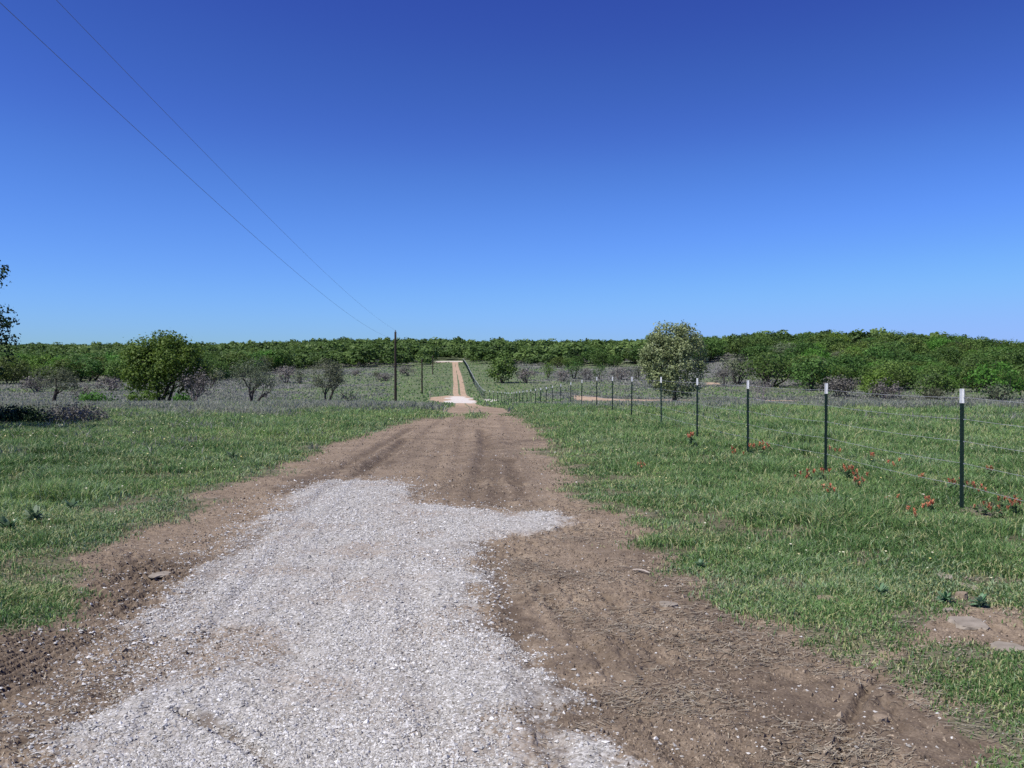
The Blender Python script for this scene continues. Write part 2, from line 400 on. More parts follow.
def mat_noise(name, c0, c1, scale=20, rough=.85, metal=0.0, stretch=None, spec=.3):
    m, nt, out = newmat(name); L = nt.links
    tc = N(nt, 'ShaderNodeTexCoord'); v = tc.outputs['Object']
    if stretch:
        mp = N(nt, 'ShaderNodeMapping'); mp.inputs['Scale'].default_value = stretch; L.new(v, mp.inputs[0]); v = mp.outputs[0]
    n = noise(nt, v, scale, 5, .65)
    r = ramp(nt, [(.3, c0), (.7, c1)]); L.new(n.outputs[0], r.inputs[0])
    b = N(nt, 'ShaderNodeBsdfPrincipled'); b.inputs['Roughness'].default_value = rough; b.inputs['Metallic'].default_value = metal
    b.inputs['Specular IOR Level'].default_value = spec
    L.new(r.outputs[0], b.inputs['Base Color'])
    bp = N(nt, 'ShaderNodeBump'); bp.inputs['Strength'].default_value = .3; bp.inputs['Distance'].default_value = .01
    L.new(n.outputs[0], bp.inputs['Height']); L.new(bp.outputs[0], b.inputs['Normal'])
    L.new(b.outputs[0], out.inputs[0]); return m

M = {}
M['earth'] = mat_earth()
M['grass'] = mat_leaf('grass_blades', [(0, (0.073, 0.146, 0.041)), (.35, (0.135, 0.247, 0.075)), (.6, (0.197, 0.320, 0.116)), (.72, (0.255, 0.375, 0.101)), (.82, (0.410, 0.413, 0.191)), (.9, (0.492, 0.495, 0.259)), (1, (0.246, 0.366, 0.205))], .3, objvar=0)
M['dry'] = mat_leaf('dry_grass_blades', [(0, (0.138, 0.145, 0.105)), (.45, (0.250, 0.261, 0.213)), (.72, (0.356, 0.368, 0.290)), (.82, (0.162, 0.239, 0.094)), (1, (0.242, 0.322, 0.142))], .45, objvar=0)
M['oak'] = mat_leaf('oak_leaves', [(0, (0.040, 0.075, 0.018)), (.5, (0.090, 0.160, 0.032)), (1, (0.169, 0.254, 0.061))], .3)
M['oak_far'] = mat_leaf('far_oak_leaves', [(0, (0.041, 0.077, 0.021)), (.5, (0.089, 0.157, 0.035)), (1, (0.162, 0.246, 0.068))], .3, objvar=0)
M['bright'] = mat_leaf('young_leaves', [(0, (0.060, 0.134, 0.018)), (.5, (0.115, 0.222, 0.029)), (1, (0.193, 0.311, 0.055))], .35)
M['olive'] = mat_leaf('budding_leaves', [(0, (0.088, 0.114, 0.047)), (.5, (0.202, 0.239, 0.102)), (.85, (0.324, 0.353, 0.172)), (1, (0.354, 0.381, 0.236))], .3)
M['sage'] = mat_leaf('sage_leaves', [(0, (0.075, 0.092, 0.052)), (.5, (0.150, 0.173, 0.094)), (1, (0.232, 0.247, 0.144))], .3)
M['mauve'] = mat_leaf('bare_twig_buds', [(0, (0.089, 0.081, 0.070)), (.5, (0.166, 0.151, 0.135)), (1, (0.242, 0.227, 0.199))], .15)
M['dark'] = mat_leaf('dark_leaves', [(0, (.010, .020, .007)), (.5, (.022, .042, .013)), (1, (.045, .075, .02))], .25)
M['weed'] = mat_leaf('weed_leaves', [(0, (0.075, 0.150, 0.056)), (.5, (0.143, 0.232, 0.119)), (1, (0.225, 0.300, 0.196))], .3)
M['bark'] = mat_noise('bark', (.030, .025, .022), (.085, .073, .065), 14, .95)
M['pale_bark'] = mat_noise('pale_bark', (.16, .145, .135), (.34, .31, .29), 14, .95)
M['grey_bark'] = mat_noise('grey_bark', (.07, .06, .058), (.17, .15, .145), 14, .95)
M['pole'] = mat_noise('creosoted_wood', (.018, .013, .010), (.055, .042, .033), 8, .9, 0, (6, 6, .6))
M['post'] = mat_noise('green_paint', (.008, .022, .016), (.018, .040, .028), 30, .5, 0, None, .4)
M['tip'] = mat_noise('white_paint', (.68, .68, .67), (.84, .84, .83), 18, .5)
M['wire'] = mat_noise('galvanised_wire', (.30, .31, .32), (.52, .53, .54), 40, .5, .35)
M['cable'] = mat_noise('line_cable', (.16, .17, .20), (.24, .25, .28), 10, .6, .3)
M['ceramic'] = mat_noise('ceramic', (.10, .09, .085), (.16, .15, .14), 10, .3)
M['pebble'] = None
M['slab'] = mat_noise('limestone_slab', (.18, .155, .12), (.32, .28, .225), 9, .9)
M['stone'] = mat_noise('field_stone', (.17, .13, .09), (.33, .26, .185), 12, .9)
M['twig'] = mat_noise('dead_wood', (.26, .22, .18), (.46, .40, .34), 16, .9)
M['red'] = mat_leaf('paintbrush_bracts', [(0, (.46, .13, .07)), (.6, (.60, .22, .12)), (1, (.66, .36, .22))], .3, objvar=.1)
M['stem'] = mat_leaf('flower_stems', [(0, (0.080, 0.144, 0.060)), (1, (0.160, 0.240, 0.105))], .2, objvar=.1)
M['petal'] = mat_leaf('small_petals', [(0, (.65, .62, .50)), (.6, (.72, .70, .45)), (1, (.70, .60, .20))], .2, objvar=0)

# ------------------------------------------------------------------ ground, split by surface, one continuous grid
def build_ground():
    th_f = np.linspace(R(-31), R(32), 920)
    th = np.concatenate([np.linspace(R(-180), R(-36), 40), np.linspace(R(-35.6), R(-31.1), 40), th_f, np.linspace(R(32.1), R(36.6), 40), np.linspace(R(37), R(180), 40)[:-1]])
    r = np.concatenate([[0.02], np.geomspace(.25, 2.6, 20), np.geomspace(2.62, 30, 640), np.geomspace(30.25, 420, 260)[0:], np.geomspace(428, 6000, 60)])
    nt_, nr = len(th), len(r)
    Rr, Th = np.meshgrid(r, th, indexing='ij')
    x = (Rr * np.sin(Th)).ravel(); y = (Rr * np.cos(Th)).ravel()
    di, gr, gy = masks(x, y); we = wet_shade(x, y)
    z = T0(x, y) + relief(x, y, di, gr)
    V = np.stack([x, y, z], 1)
    i = np.arange(nr - 1)[:, None]; j = np.arange(nt_)[None, :]
    jn = (j + 1) % nt_
    F = np.stack([i * nt_ + j + 0 * jn, (i + 1) * nt_ + j, (i + 1) * nt_ + jn, i * nt_ + jn], -1).reshape(-1, 4)
    F = F[:, ::-1]
    fd = di[F].mean(1); fg = gr[F].mean(1); fy = y[F].mean(1); fx = x[F].mean(1)
    kind = np.where(fd > .5, 1, 0)
    kind = np.where((fg > .45), 2, kind)
    kind = np.where((kind == 2) & (fy > 100), 3, kind)
    kind = np.where((kind == 1) & (sd_poly(fx, fy, ford_poly) > 0), 3, kind)
    Z = np.stack([di, gr, gy, np.ones_like(di)], 1).astype(np.float32)
    for k, nm in ((0, 'ground'), (1, 'dirt_road'), (2, 'gravel_road'), (3, 'creek_crossing')):
        f = F[kind == k]
        used = np.unique(f); mp = np.full(len(V), -1, np.int64); mp[used] = np.arange(len(used))
        me = mesh_np(nm, V[used], quads=mp[f], smooth=True)
        at_ = me.attributes.new('zones', 'FLOAT_COLOR', 'POINT'); at_.data.foreach_set('color', Z[used].ravel())
        aw = me.attributes.new('wet', 'FLOAT', 'POINT'); aw.data.foreach_set('value', we[used].astype(np.float32))
        tag(obj(nm, me, M['earth']), kind='structure')
build_ground()

def ground_z(x, y):
    di, gr, gy = masks(x, y)
    return T0(x, y) + relief(x, y, di, gr), di, gr, gy

# ------------------------------------------------------------------ loose stones of the gravel (uncountable)
def build_pebbles():
    n = 420000
    d = np.exp(rng.uniform(np.log(3.1), np.log(17), n)); a = rng.uniform(R(-33), R(33), n)
    x = d * np.sin(a); y = d * np.cos(a)
    z, di, gr, gy = ground_z(x, y)
    tanp = fbm(x / .7, y / .7, 509, 4)
    sgd = sd_poly(x, y, gravel_poly)
    keep = (rng.random(n) < .22 * sstep(-.75, .1, sgd + (fbm(x / .3, y / .3, 507, 3) - .5) * .7) * (x < 0) + np.clip(gr * 1.05, 0, 1) ** 1.3 * (.16 + .84 * sstep(.62, .40, tanp)) + .010 * di)
    x, y, z, d, gr = x[keep], y[keep], z[keep], d[keep], gr[keep]; n = len(x)
    s = rng.gamma(2.2, .0017, n) + .0028
    s = np.clip(s, .003, .016) * (.92 + .05 * (d - 4))
    base = np.array([[1, 0, 0], [-1, 0, 0], [0, 1, 0], [0, -1, 0], [0, 0, 1], [0, 0, -1]], float)
    tri = np.array([[0, 2, 4], [2, 1, 4], [1, 3, 4], [3, 0, 4], [2, 0, 5], [1, 2, 5], [3, 1, 5], [0, 3, 5]])
    V = base[None] * s[:, None, None] * (1 + rng.uniform(-.35, .35, (n, 6, 1))) + rng.normal(0, .18, (n, 6, 3)) * s[:, None, None]
    V[:, :, 2] *= rng.uniform(.45, .8, (n, 1))
    ro = rng.uniform(0, 2 * PI, n); c, sn = np.cos(ro)[:, None], np.sin(ro)[:, None]
    X = V[:, :, 0] * c - V[:, :, 1] * sn; Y = V[:, :, 0] * sn + V[:, :, 1] * c
    V = np.stack([X + x[:, None], Y + y[:, None], V[:, :, 2] + (z + s * .15)[:, None]], -1)
    Tt = (tri[None] + (np.arange(n) * 6)[:, None, None]).reshape(-1, 3)
    me = mesh_np('gravel', V.reshape(-1, 3), tris=Tt)
    t = np.repeat(np.clip(rng.normal(.55, .22, n), 0, 1), 8).astype(np.float32)
    me.attributes.new('tint', 'FLOAT', 'FACE').data.foreach_set('value', t)
    m, nt, out = newmat('crushed_limestone'); at_ = N(nt, 'ShaderNodeAttribute', attribute_name='tint')
    r = ramp(nt, [(0, (.18, .165, .14)), (.25, (.30, .282, .25)), (.6, (.42, .41, .385)), (1, (.66, .65, .62))])
    nt.links.new(at_.outputs['Fac'], r.inputs[0])
    b = N(nt, 'ShaderNodeBsdfPrincipled'); b.inputs['Roughness'].default_value = .9; nt.links.new(r.outputs[0], b.inputs['Base Color'])
    nt.links.new(b.outputs[0], out.inputs[0])
    tag(obj('gravel', me, m), 'loose pale crushed limestone spread over the road', 'gravel', kind='stuff')
build_pebbles()

def build_crumbs():
    n = 330000
    d = np.exp(rng.uniform(np.log(3.1), np.log(30), n)); a = rng.uniform(R(-33), R(33), n)
    x = d * np.sin(a); y = d * np.cos(a)
    z, di, gr, gy = ground_z(x, y)
    pat = fbm(x / .45, y / .45, 601, 4)
    k = rng.random(n) < sstep(.25, .8, di) * np.clip(1 - gr * 1.6, .02, 1) * (.22 + .78 * sstep(.38, .66, pat))
    x, y, z, d = x[k], y[k], z[k], d[k]; n = len(x)
    s = (rng.gamma(2.0, .0016, n) + .0018) * (1 + .05 * (d - 3))
    base = np.array([[1, 0, 0], [-.5, .87, 0], [-.5, -.87, 0], [0, 0, 1]], float)
    tri = np.array([[0, 1, 3], [1, 2, 3], [2, 0, 3]])
    V = base[None] * s[:, None, None] * (1 + rng.uniform(-.4, .4, (n, 4, 1))) + rng.normal(0, .2, (n, 4, 3)) * s[:, None, None]
    ro = rng.uniform(0, 2 * PI, n); c, sn = np.cos(ro)[:, None], np.sin(ro)[:, None]
    X = V[:, :, 0] * c - V[:, :, 1] * sn; Y = V[:, :, 0] * sn + V[:, :, 1] * c
    V = np.stack([X + x[:, None], Y + y[:, None], V[:, :, 2] + (z - s * .1)[:, None]], -1)
    me = mesh_np('dirt_crumbs', V.reshape(-1, 3), tris=(tri[None] + (np.arange(n) * 4)[:, None, None]).reshape(-1, 3))
    me.attributes.new('tint', 'FLOAT', 'FACE').data.foreach_set('value', np.repeat(np.clip(rng.normal(.5, .25, n), 0, 1), 3).astype(np.float32))
    m, nt, out = newmat('loose_earth'); at_ = N(nt, 'ShaderNodeAttribute', attribute_name='tint')
    r = ramp(nt, [(0, (.06, .045, .032)), (.5, (.188, .145, .103)), (1, (.37, .30, .218))])
    nt.links.new(at_.outputs['Fac'], r.inputs[0])
    b = N(nt, 'ShaderNodeBsdfPrincipled'); b.inputs['Roughness'].default_value = .95; nt.links.new(r.outputs[0], b.inputs['Base Color'])
    nt.links.new(b.outputs[0], out.inputs[0])
    tag(obj('dirt_crumbs', me, m), 'loose brown crumbs of earth scattered over the dirt', 'earth', kind='stuff')
    # straw litter lying on the dirt
    n = 90000
    d = np.exp(rng.uniform(np.log(3.1), np.log(22), n)); a = rng.uniform(R(-33), R(33), n)
    x = d * np.sin(a); y = d * np.cos(a)
    z, di, gr, gy = ground_z(x, y)
    k = rng.random(n) < np.maximum(.55 * (di < .6), sstep(.3, .8, di) * np.clip(1 - gr * 1.6, .0, 1) * sstep(.42, .68, fbm(x / .7, y / .7, 651, 4)) * np.where(x > 0, 1, .35))
    x, y, z, d = x[k], y[k], z[k], d[k]; n = len(x)
    L = rng.uniform(.02, .075, n); w = .0009 + .00022 * d; az = rng.normal(.1, .7, n)
    dx, dy = np.cos(az) * L / 2, np.sin(az) * L / 2; ox, oy = -np.sin(az) * w, np.cos(az) * w
    e1, e2 = rng.uniform(.003, .014, n), rng.uniform(.003, .014, n)
    V = np.stack([np.stack([x - dx - ox, y - dy - oy, z + e1], 1), np.stack([x + dx - ox, y + dy - oy, z + e2], 1), np.stack([x + dx + ox, y + dy + oy, z + e2], 1), np.stack([x - dx + ox, y - dy + oy, z + e1], 1)], 1)
    me = mesh_np('straw_litter', V.reshape(-1, 3), quads=np.arange(n * 4).reshape(-1, 4))
    me.attributes.new('tint', 'FLOAT', 'FACE').data.foreach_set('value', rng.random(n).astype(np.float32))
    M['straw'] = mat_leaf('straw', [(0, (.12, .10, .075)), (.5, (.30, .26, .19)), (1, (.46, .41, .31))], .15, objvar=0)
    tag(obj('straw_litter', me, M['straw']), 'short dry straw lying on the bare dirt', 'straw', kind='stuff')
build_crumbs()

# ------------------------------------------------------------------ grass (uncountable)
def blades(name, x, y, z, h, w, tint, mat, lean=.35, label='', cat='grass', drop=None):
    n = len(x)
    az = rng.uniform(0, 2 * PI, n); ld = rng.uniform(0, 2 * PI, n); le = h * rng.gamma(2, lean / 2, n)
    wx, wy = np.cos(az) * w / 2, np.sin(az) * w / 2
    lx, ly = np.cos(ld) * le, np.sin(ld) * le
    V = np.empty((n, 5, 3))
    V[:, 0] = np.stack([x - wx, y - wy, z - .01], 1); V[:, 1] = np.stack([x + wx, y + wy, z - .01], 1)
    k = .55
    V[:, 2] = np.stack([x + wx * .8 + lx * .32, y + wy * .8 + ly * .32, z + h * k], 1)
    V[:, 3] = np.stack([x - wx * .8 + lx * .32, y - wy * .8 + ly * .32, z + h * k], 1)
    V[:, 4] = np.stack([x + lx, y + ly, z + h * (1 - .18 * np.minimum(le / h, 1.5))], 1)
    o = np.arange(n)[:, None] * 5
    Q = o + np.array([0, 1, 2, 3]); Tt = o + np.array([3, 2, 4])
    me = mesh_np(name, V.reshape(-1, 3), quads=Q, tris=Tt)
    tt = np.concatenate([tint, tint]).astype(np.float32)
    me.attributes.new('tint', 'FLOAT', 'FACE').data.foreach_set('value', tt)
    return tag(obj(name, me, mat), label, cat, kind='stuff')

def scatter(n, d0, d1, a0=-34, a1=34):
    d = np.exp(rng.uniform(np.log(d0), np.log(d1), n)); a = rng.uniform(R(a0), R(a1), n)
    return d * np.sin(a), d * np.cos(a), d

def off_track(x, y):
    o = np.full(x.shape, 9.0)
    k = (y > 27) & (np.abs(x) < 40)
    o[k] = np.minimum(d_line(x[k], y[k], trackL)[0], d_line(x[k], y[k], trackR)[0])
    return o

def build_grass():
    # tufts: a seed point carries several blades
    nt_ = 430000
    x, y, d = scatter(nt_, 3.6, 75)
    z, di, gr, gy = ground_z(x, y)
    clump = fbm(x / .5, y / .5, 131, 3); patch = fbm(x / 3.2, y / 3.2, 141, 3)
    e = np.full(nt_, 9.0); nn = (d < 60)
    e[nn] = -np.maximum(sd_poly(x[nn], y[nn], dirt_poly), sd_poly(x[nn], y[nn], bare_poly))
    e = e + (fbm(x / .6, y / .6, 171, 3) - .5) * 1.3 + (fbm(x / 2, y / 2, 173, 2) - .5) * 1.0
    side = (.10 + .22 * sstep(-.3, .1, e) + .68 * sstep(.0, 1.0, e)) * sstep(.85, .45, di)
    dl, _ = d_line(x, y, edge_line)
    bare = sstep(.32, .12, dl) * .9
    ot = off_track(x, y); bare = np.maximum(bare, sstep(1.0, .72, ot) * (y > 29) * 1.0)
    pr = side * (.14 + 1.2 * sstep(.32, .6, clump)) * (1 - .75 * gy * sstep(30, 45, d)) * (1 - bare) + .04 * (di > .3) * (di < .97) * sstep(.6, .75, clump)
    # strip of wiry low grass beside the road is thinner
    xr = np.interp(y, [0, 33, 112], [0, -.3, -5.6])
    k = rng.random(nt_) < pr
    x, y, z, d, di, gy, clump, patch, e, ot = (q[k] for q in (x, y, z, d, di, gy, clump, patch, e, ot)); n = len(x)
    B = 5
    xs = np.repeat(x, B) + rng.normal(0, 1, n * B) * np.repeat(.02 + .0035 * d, B)
    ys = np.repeat(y, B) + rng.normal(0, 1, n * B) * np.repeat(.02 + .0035 * d, B)
    ds = np.repeat(d, B)
    margin = np.repeat(sstep(1.7, -.2, e), B)
    tall = np.repeat(.35 + 1.0 * clump + .6 * patch + .9 * sstep(.60, .75, fbm(x / 1.3, y / 1.3, 199, 3)), B)
    h = (.100 * tall) * (1 - .72 * margin) * rng.uniform(.45, 1.35, n * B)
    h *= np.interp(ys, [5, 9, 14, 30], [.65, .85, 1.0, 1.35])
    for px_, d_ in ((964, 9.6), (827, 13.1), (749, 16.2), (698, 19.7), (662, 24.0), (632, 28.4)):
        h *= 1 - .75 * sstep(.9, .25, np.hypot((xs - lat(px_, d_)) * 1.3, ys - d_ + .3))
    h *= np.where(ys > 27, .5 + .5 * sstep(.8, 4.0, np.repeat(ot, B)), 1)
    w = .0042 + .00064 * ds
    w = w * rng.uniform(.7, 1.3, n * B)
    t = np.repeat(.25 + .5 * (patch - .5) + .65 * (fbm(x / 1.1, y / 1.1, 161, 3) - .25), B) + rng.normal(0, .15, n * B)
    dryp = sstep(.5, .72, fbm(x / .9, y / .9, 181, 4))
    dryb = rng.random(n * B) < .13 + .10 * np.repeat(gy, B) + .22 * np.repeat(dryp, B) + .12 * margin
    t = np.where(dryb, rng.uniform(.78, .93, n * B), np.clip(t, 0, .72))
    blue = rng.random(n * B) < .06 + .25 * np.repeat(sstep(.5, .7, fbm(x / 1.6, y / 1.6, 191, 3)), B)
    t = np.where(blue, rng.uniform(.96, 1, n * B), t)
    zs = np.repeat(z, B)
    blades('green_grass', xs, ys, zs, h, w, t, M['grass'], .75, 'short green spring grass growing on both sides of the road')
    # grey dead grass of last year
    nt_ = 190000
    x, y, d = scatter(nt_, 16, 330)
    z, di, gr, gy = ground_z(x, y)
    cl = fbm(x / 1.6, y / 1.6, 231, 3)
    k = rng.random(nt_) < gy * sstep(.6, .2, di) * (.25 + 1.1 * sstep(.3, .6, cl))
    x, y, z, d, cl = (q[k] for q in (x, y, z, d, cl)); n = len(x); B = 3
    xs = np.repeat(x, B) + rng.normal(0, 1, n * B) * np.repeat(.03 + .0022 * d, B)
    ys = np.repeat(y, B) + rng.normal(0, 1, n * B) * np.repeat(.03 + .0022 * d, B)
    ds = np.repeat(d, B)
    h = (.14 + .30 * np.repeat(cl, B)) * rng.uniform(.5, 1.3, n * B) * np.interp(ds, [18, 34], [.55, 1])
    w = (.006 + .0011 * ds) * rng.uniform(.6, 1.3, n * B)
    t = np.clip(np.repeat(.15 + .6 * cl, B) + rng.normal(0, .16, n * B), 0, .74)
    g = rng.random(n * B) < .13
    t = np.where(g, rng.uniform(.82, 1, n * B), t)
    blades('dry_grass', xs, ys, np.repeat(z, B), h, w, t, M['dry'], .8, 'grey dead grass standing across the valley floor')
    # green sward of the far slope
    nt_ = 70000
    x, y, d = scatter(nt_, 60, 330)
    z, di, gr, gy = ground_z(x, y)
    cl = fbm(x / 2.5, y / 2.5, 331, 3)
    k = (off_track(x, y) > .75) & (rng.random(nt_) < (1 - gy) * sstep(.5, .1, di) * (.3 + .9 * sstep(.3, .6, cl)))
    x, y, z, d, cl = (q[k] for q in (x, y, z, d, cl)); n = len(x)
    t = np.clip(.15 + .65 * cl + rng.normal(0, .14, n), 0, .74)
    t = np.where(rng.random(n) < .12, rng.uniform(.78, 1, n), t)
    blades('meadow_grass', x, y, z, (.10 + .2 * cl) * rng.uniform(.5, 1.4, n), .05 + .0013 * d, t, M['grass'], .4, 'green grass on the slope beyond the creek crossing')
    # tiny pale flowers in the grass
    n = 800
    x, y, d = scatter(n, 7, 32)
    z, di, gr, gy = ground_z(x, y)
    k = (di < .2) & (rng.random(n) < .08 + sstep(.52, .68, fbm(x / 1.4, y / 1.4, 431, 3)))
    x, y, z, d = (q[k] for q in (x, y, z, d)); n = len(x)
    hh = rng.uniform(.10, .24, n); s = (.004 + .00035 * d) * rng.uniform(.7, 1.3, n)
    V = np.empty((n, 4, 3)); 
    for q, (a, b) in enumerate(((-1, -1), (1, -1), (1, 1), (-1, 1))):
        V[:, q] = np.stack([x + a * s, y + b * s * .9, z + hh + b * s * .35], 1)
    me = mesh_np('small_wildflowers', V.reshape(-1, 3), quads=np.arange(n * 4).reshape(-1, 4))
    me.attributes.new('tint', 'FLOAT', 'FACE').data.foreach_set('value', rng.random(n).astype(np.float32))
    tag(obj('small_wildflowers', me, M['petal']), 'tiny cream and yellow flowers dotted through the grass', 'wildflowers', kind='stuff')
build_grass()

# ------------------------------------------------------------------ trees and shrubs
class Tubes:
    def __init__(s): s.v = []; s.q = []; s.n = 0
    def tube(s, pts, rad, k=6):
        pts = np.asarray(pts, float); m = len(pts)
        for i in range(m):
            a = pts[min(i + 1, m - 1)] - pts[max(i - 1, 0)]; a /= np.linalg.norm(a) + 1e-9
            u = np.cross(a, [0, 0, 1.0]) if abs(a[2]) < .95 else np.cross(a, [1.0, 0, 0])
            u /= np.linalg.norm(u); w = np.cross(a, u)
            an = np.arange(k) * 2 * PI / k
            s.v.append(pts[i] + rad[i] * (np.cos(an)[:, None] * u + np.sin(an)[:, None] * w))
            if i < m - 1:
                for j in range(k):
                    s.q.append((s.n + i * k + j, s.n + i * k + (j + 1) % k, s.n + (i + 1) * k + (j + 1) % k, s.n + (i + 1) * k + j))
        s.n += m * k
    def mesh(s, name): return mesh_np(name, np.concatenate(s.v), quads=s.q, smooth=True)

def grow(tb, p, dirv, length, rad, level, tips, g, spread, up):
    pts = [np.array(p, float)]; rr = [rad]; d = np.array(dirv, float)
    for i in range(3):
        d = d + g.normal(0, .17, 3) + np.array([0, 0, up]); d /= np.linalg.norm(d)
        pts.append(pts[-1] + d * length / 3); rr.append(rad * (1 - .14 * (i + 1)))
    tb.tube(pts, rr, 5 if level > 1 else 4)
    if level <= 2:
        tips.append((pts[2], level)); tips.append((pts[3], level))
    if level == 0: return
    nch = int(g.integers(2, 4)) + (1 if level >= 3 else 0)
    for c in range(nch):
        ax = g.normal(0, 1, 3); ax -= ax.dot(d) * d; ax /= np.linalg.norm(ax) + 1e-9
        a = g.uniform(.45, 1.0) * spread
        nd = d * math.cos(a) + ax * math.sin(a)
        grow(tb, pts[int(g.integers(2, 4))], nd, length * g.uniform(.58, .8), rr[-1] * g.uniform(.55, .75), level - 1, tips, g, spread, up)

def leaf_cards(C, size, g, tint, flat=None):
    n = len(C)
    nr = g.normal(0, .62, (n, 3)); nr[:, 2] += .35
    if flat is not None: nr = nr + flat
    nr /= np.linalg.norm(nr, axis=1, keepdims=True) + 1e-9
    a = g.normal(0, 1, (n, 3)); a -= (a * nr).sum(1, keepdims=True) * nr; a /= np.linalg.norm(a, axis=1, keepdims=True)
    b = np.cross(nr, a)
    s = (size * g.uniform(.55, 1.4, n))[:, None]
    w = s * g.uniform(.5, .9, n)[:, None]
    V = np.stack([C - a * s * .5, C + b * w * .5, C + a * s * .5, C - b * w * .5], 1)
    return V.reshape(-1, 3), np.arange(n * 4).reshape(-1, 4), tint

def plant_meshes(name, seed, H, W, mat, bark, nleaf, leaf, stems=3, levels=3, spread=.9, up=.08, clear=.15, sigma=.09, trunk_r=.03, fill=.35, round_=True, lowskirt=0.0, clumpy=.35):
    """two meshes (limbs, crown) of a plant H high and W wide"""
    g = np.random.default_rng(seed)
    tb = Tubes(); tips = []
    for sidx in range(stems):
        a = 2 * PI * sidx / stems + g.uniform(-.5, .5)
        t = (0.12 if stems == 1 else .45) * g.uniform(.6, 1.3)
        d = np.array([math.cos(a) * math.sin(t), math.sin(a) * math.sin(t), math.cos(t)])
        grow(tb, (math.cos(a) * .02 * (stems > 1), math.sin(a) * .02 * (stems > 1), -.03), d, .36, trunk_r * (1 if stems < 3 else .75), levels, tips, g, spread, up)
    V = np.concatenate(tb.v)
    lo, hi = np.percentile(V[:, :2], 2, 0), np.percentile(V[:, :2], 98, 0)
    sx = W * .86 / max((hi - lo).max(), 1e-3); sz = H * .92 / V[:, 2].max()
    cx, cy = 0, 0
    S = np.array([sx, sx, sz])
    # limbs keep their thickness ratio: scale points around the axis
    tb.v = [q * S for q in tb.v]
    wood = tb.mesh(name + '_limbs')
    tp = np.array([p for p, l in tips]) * S
    # extra clump centres fill a rounded crown
    nf = int(len(tp) * fill)
    if nf:
        u = g.normal(0, 1, (nf, 3)); u /= np.linalg.norm(u, axis=1, keepdims=True); rr = g.uniform(.55, 1, nf)[:, None] ** .5
        z0 = H * (clear + (1 - clear) * .5)
        e = np.array([W * .46, W * .46, H * (1 - clear) * .48])
        q = u * rr * e; q[:, 2] += z0
        q[:, :2] *= (1 + .25 * (g.random((nf, 1)) - .5))
        tp = np.concatenate([tp, q])
    tp = tp[tp[:, 2] > H * clear * g.uniform(.6, 1.2, len(tp))]
    if round_:
        z0 = H * (clear + (1 - clear) * .45)
        k = np.sqrt((tp[:, 0] / (W * .5)) ** 2 + (tp[:, 1] / (W * .5)) ** 2 + np.where(tp[:, 2] > z0, (tp[:, 2] - z0) / (H - z0), (z0 - tp[:, 2]) / (z0 - H * clear * .5 + .01)) ** 2)
        k = np.maximum(k / 1.0, 1)
        tp[:, :2] /= k[:, None]; tp[:, 2] = z0 + (tp[:, 2] - z0) / k
    ci = g.integers(0, len(tp), nleaf)
    cs = g.uniform(.6, 1.5, len(tp)); ct = g.uniform(0, 1, len(tp))
    u = g.normal(0, 1, (nleaf, 3)); u[:, 2] += .25; u /= np.linalg.norm(u, axis=1, keepdims=True)
    C = tp[ci] + u * (sigma * 1.55 * W * cs[ci] * g.uniform(.45, 1.12, nleaf))[:, None] * np.array([1, 1, .8])
    C[:, 2] = np.maximum(C[:, 2], .03)
    tint = np.clip(clumpy * (ct[ci] - .5) + .5 + g.normal(0, .16, nleaf), 0, 1)
    o_ = C - np.array([0, 0, H * .45]); o_ = o_ / (np.linalg.norm(o_, axis=1, keepdims=True) + 1e-6)
    LV, LQ, LT = leaf_cards(C, leaf, g, tint, o_ * .45 + u * .8)
    crown = mesh_np(name + '_crown', LV, quads=LQ)
    crown.attributes.new('tint', 'FLOAT', 'FACE').data.foreach_set('value', tint.astype(np.float32))
    wood.materials.append(bark); crown.materials.append(mat)
    return wood, crown

def plant(name, meshes, loc, label, cat, group=None, rz=0., sc=(1, 1, 1), part=('trunk', 'crown')):
    t = empty(name, loc, rz, sc); tag(t, label, cat, group)
    obj(part[0], meshes[0], None, t); obj(part[1], meshes[1], None, t)
    return t

def seat(px, py, hpx, wpx):
    """ground point under a base pixel, and the height and width there in metres"""
    p = at(px, py); d = p[1]
    return p, hpx * d / FPX, wpx * d / FPX

def plant_px(name, seed, px, py, hpx, wpx, label, cat, mat='oak', bark='bark', nleaf=2500, leaf=.3, dist=None, **kw):
    if dist is None:
        p, H, W = seat(px, py, hpx, wpx)
    else:
        x = lat(px, dist); z = float(T0(np.array([x]), np.array([dist]))[0]); p = np.array([x, dist, z])
        top = CH + (368 - (py - hpx)) / FPX * dist
        H = max(top - z, .3); W = wpx * dist / FPX
    ms = plant_meshes(name, seed, H, W, M[mat], M[bark], nleaf, leaf, **kw)
    part = ('trunk', 'crown') if cat == 'tree' else ('stem', 'foliage')
    return plant(name, ms, (p[0], p[1], p[2] - .03), label, cat, rz=0, part=part)

# the big lone tree right of the road
plant_px('budding_tree', 5, 674, 401, 81, 72, 'large rounded olive-grey budding tree standing alone behind the fence posts', 'tree', 'olive', 'bark', 21000, .24, dist=103, stems=1, levels=4, spread=.95, clear=.04, sigma=.05, fill=1.0, trunk_r=.032, clumpy=.6)
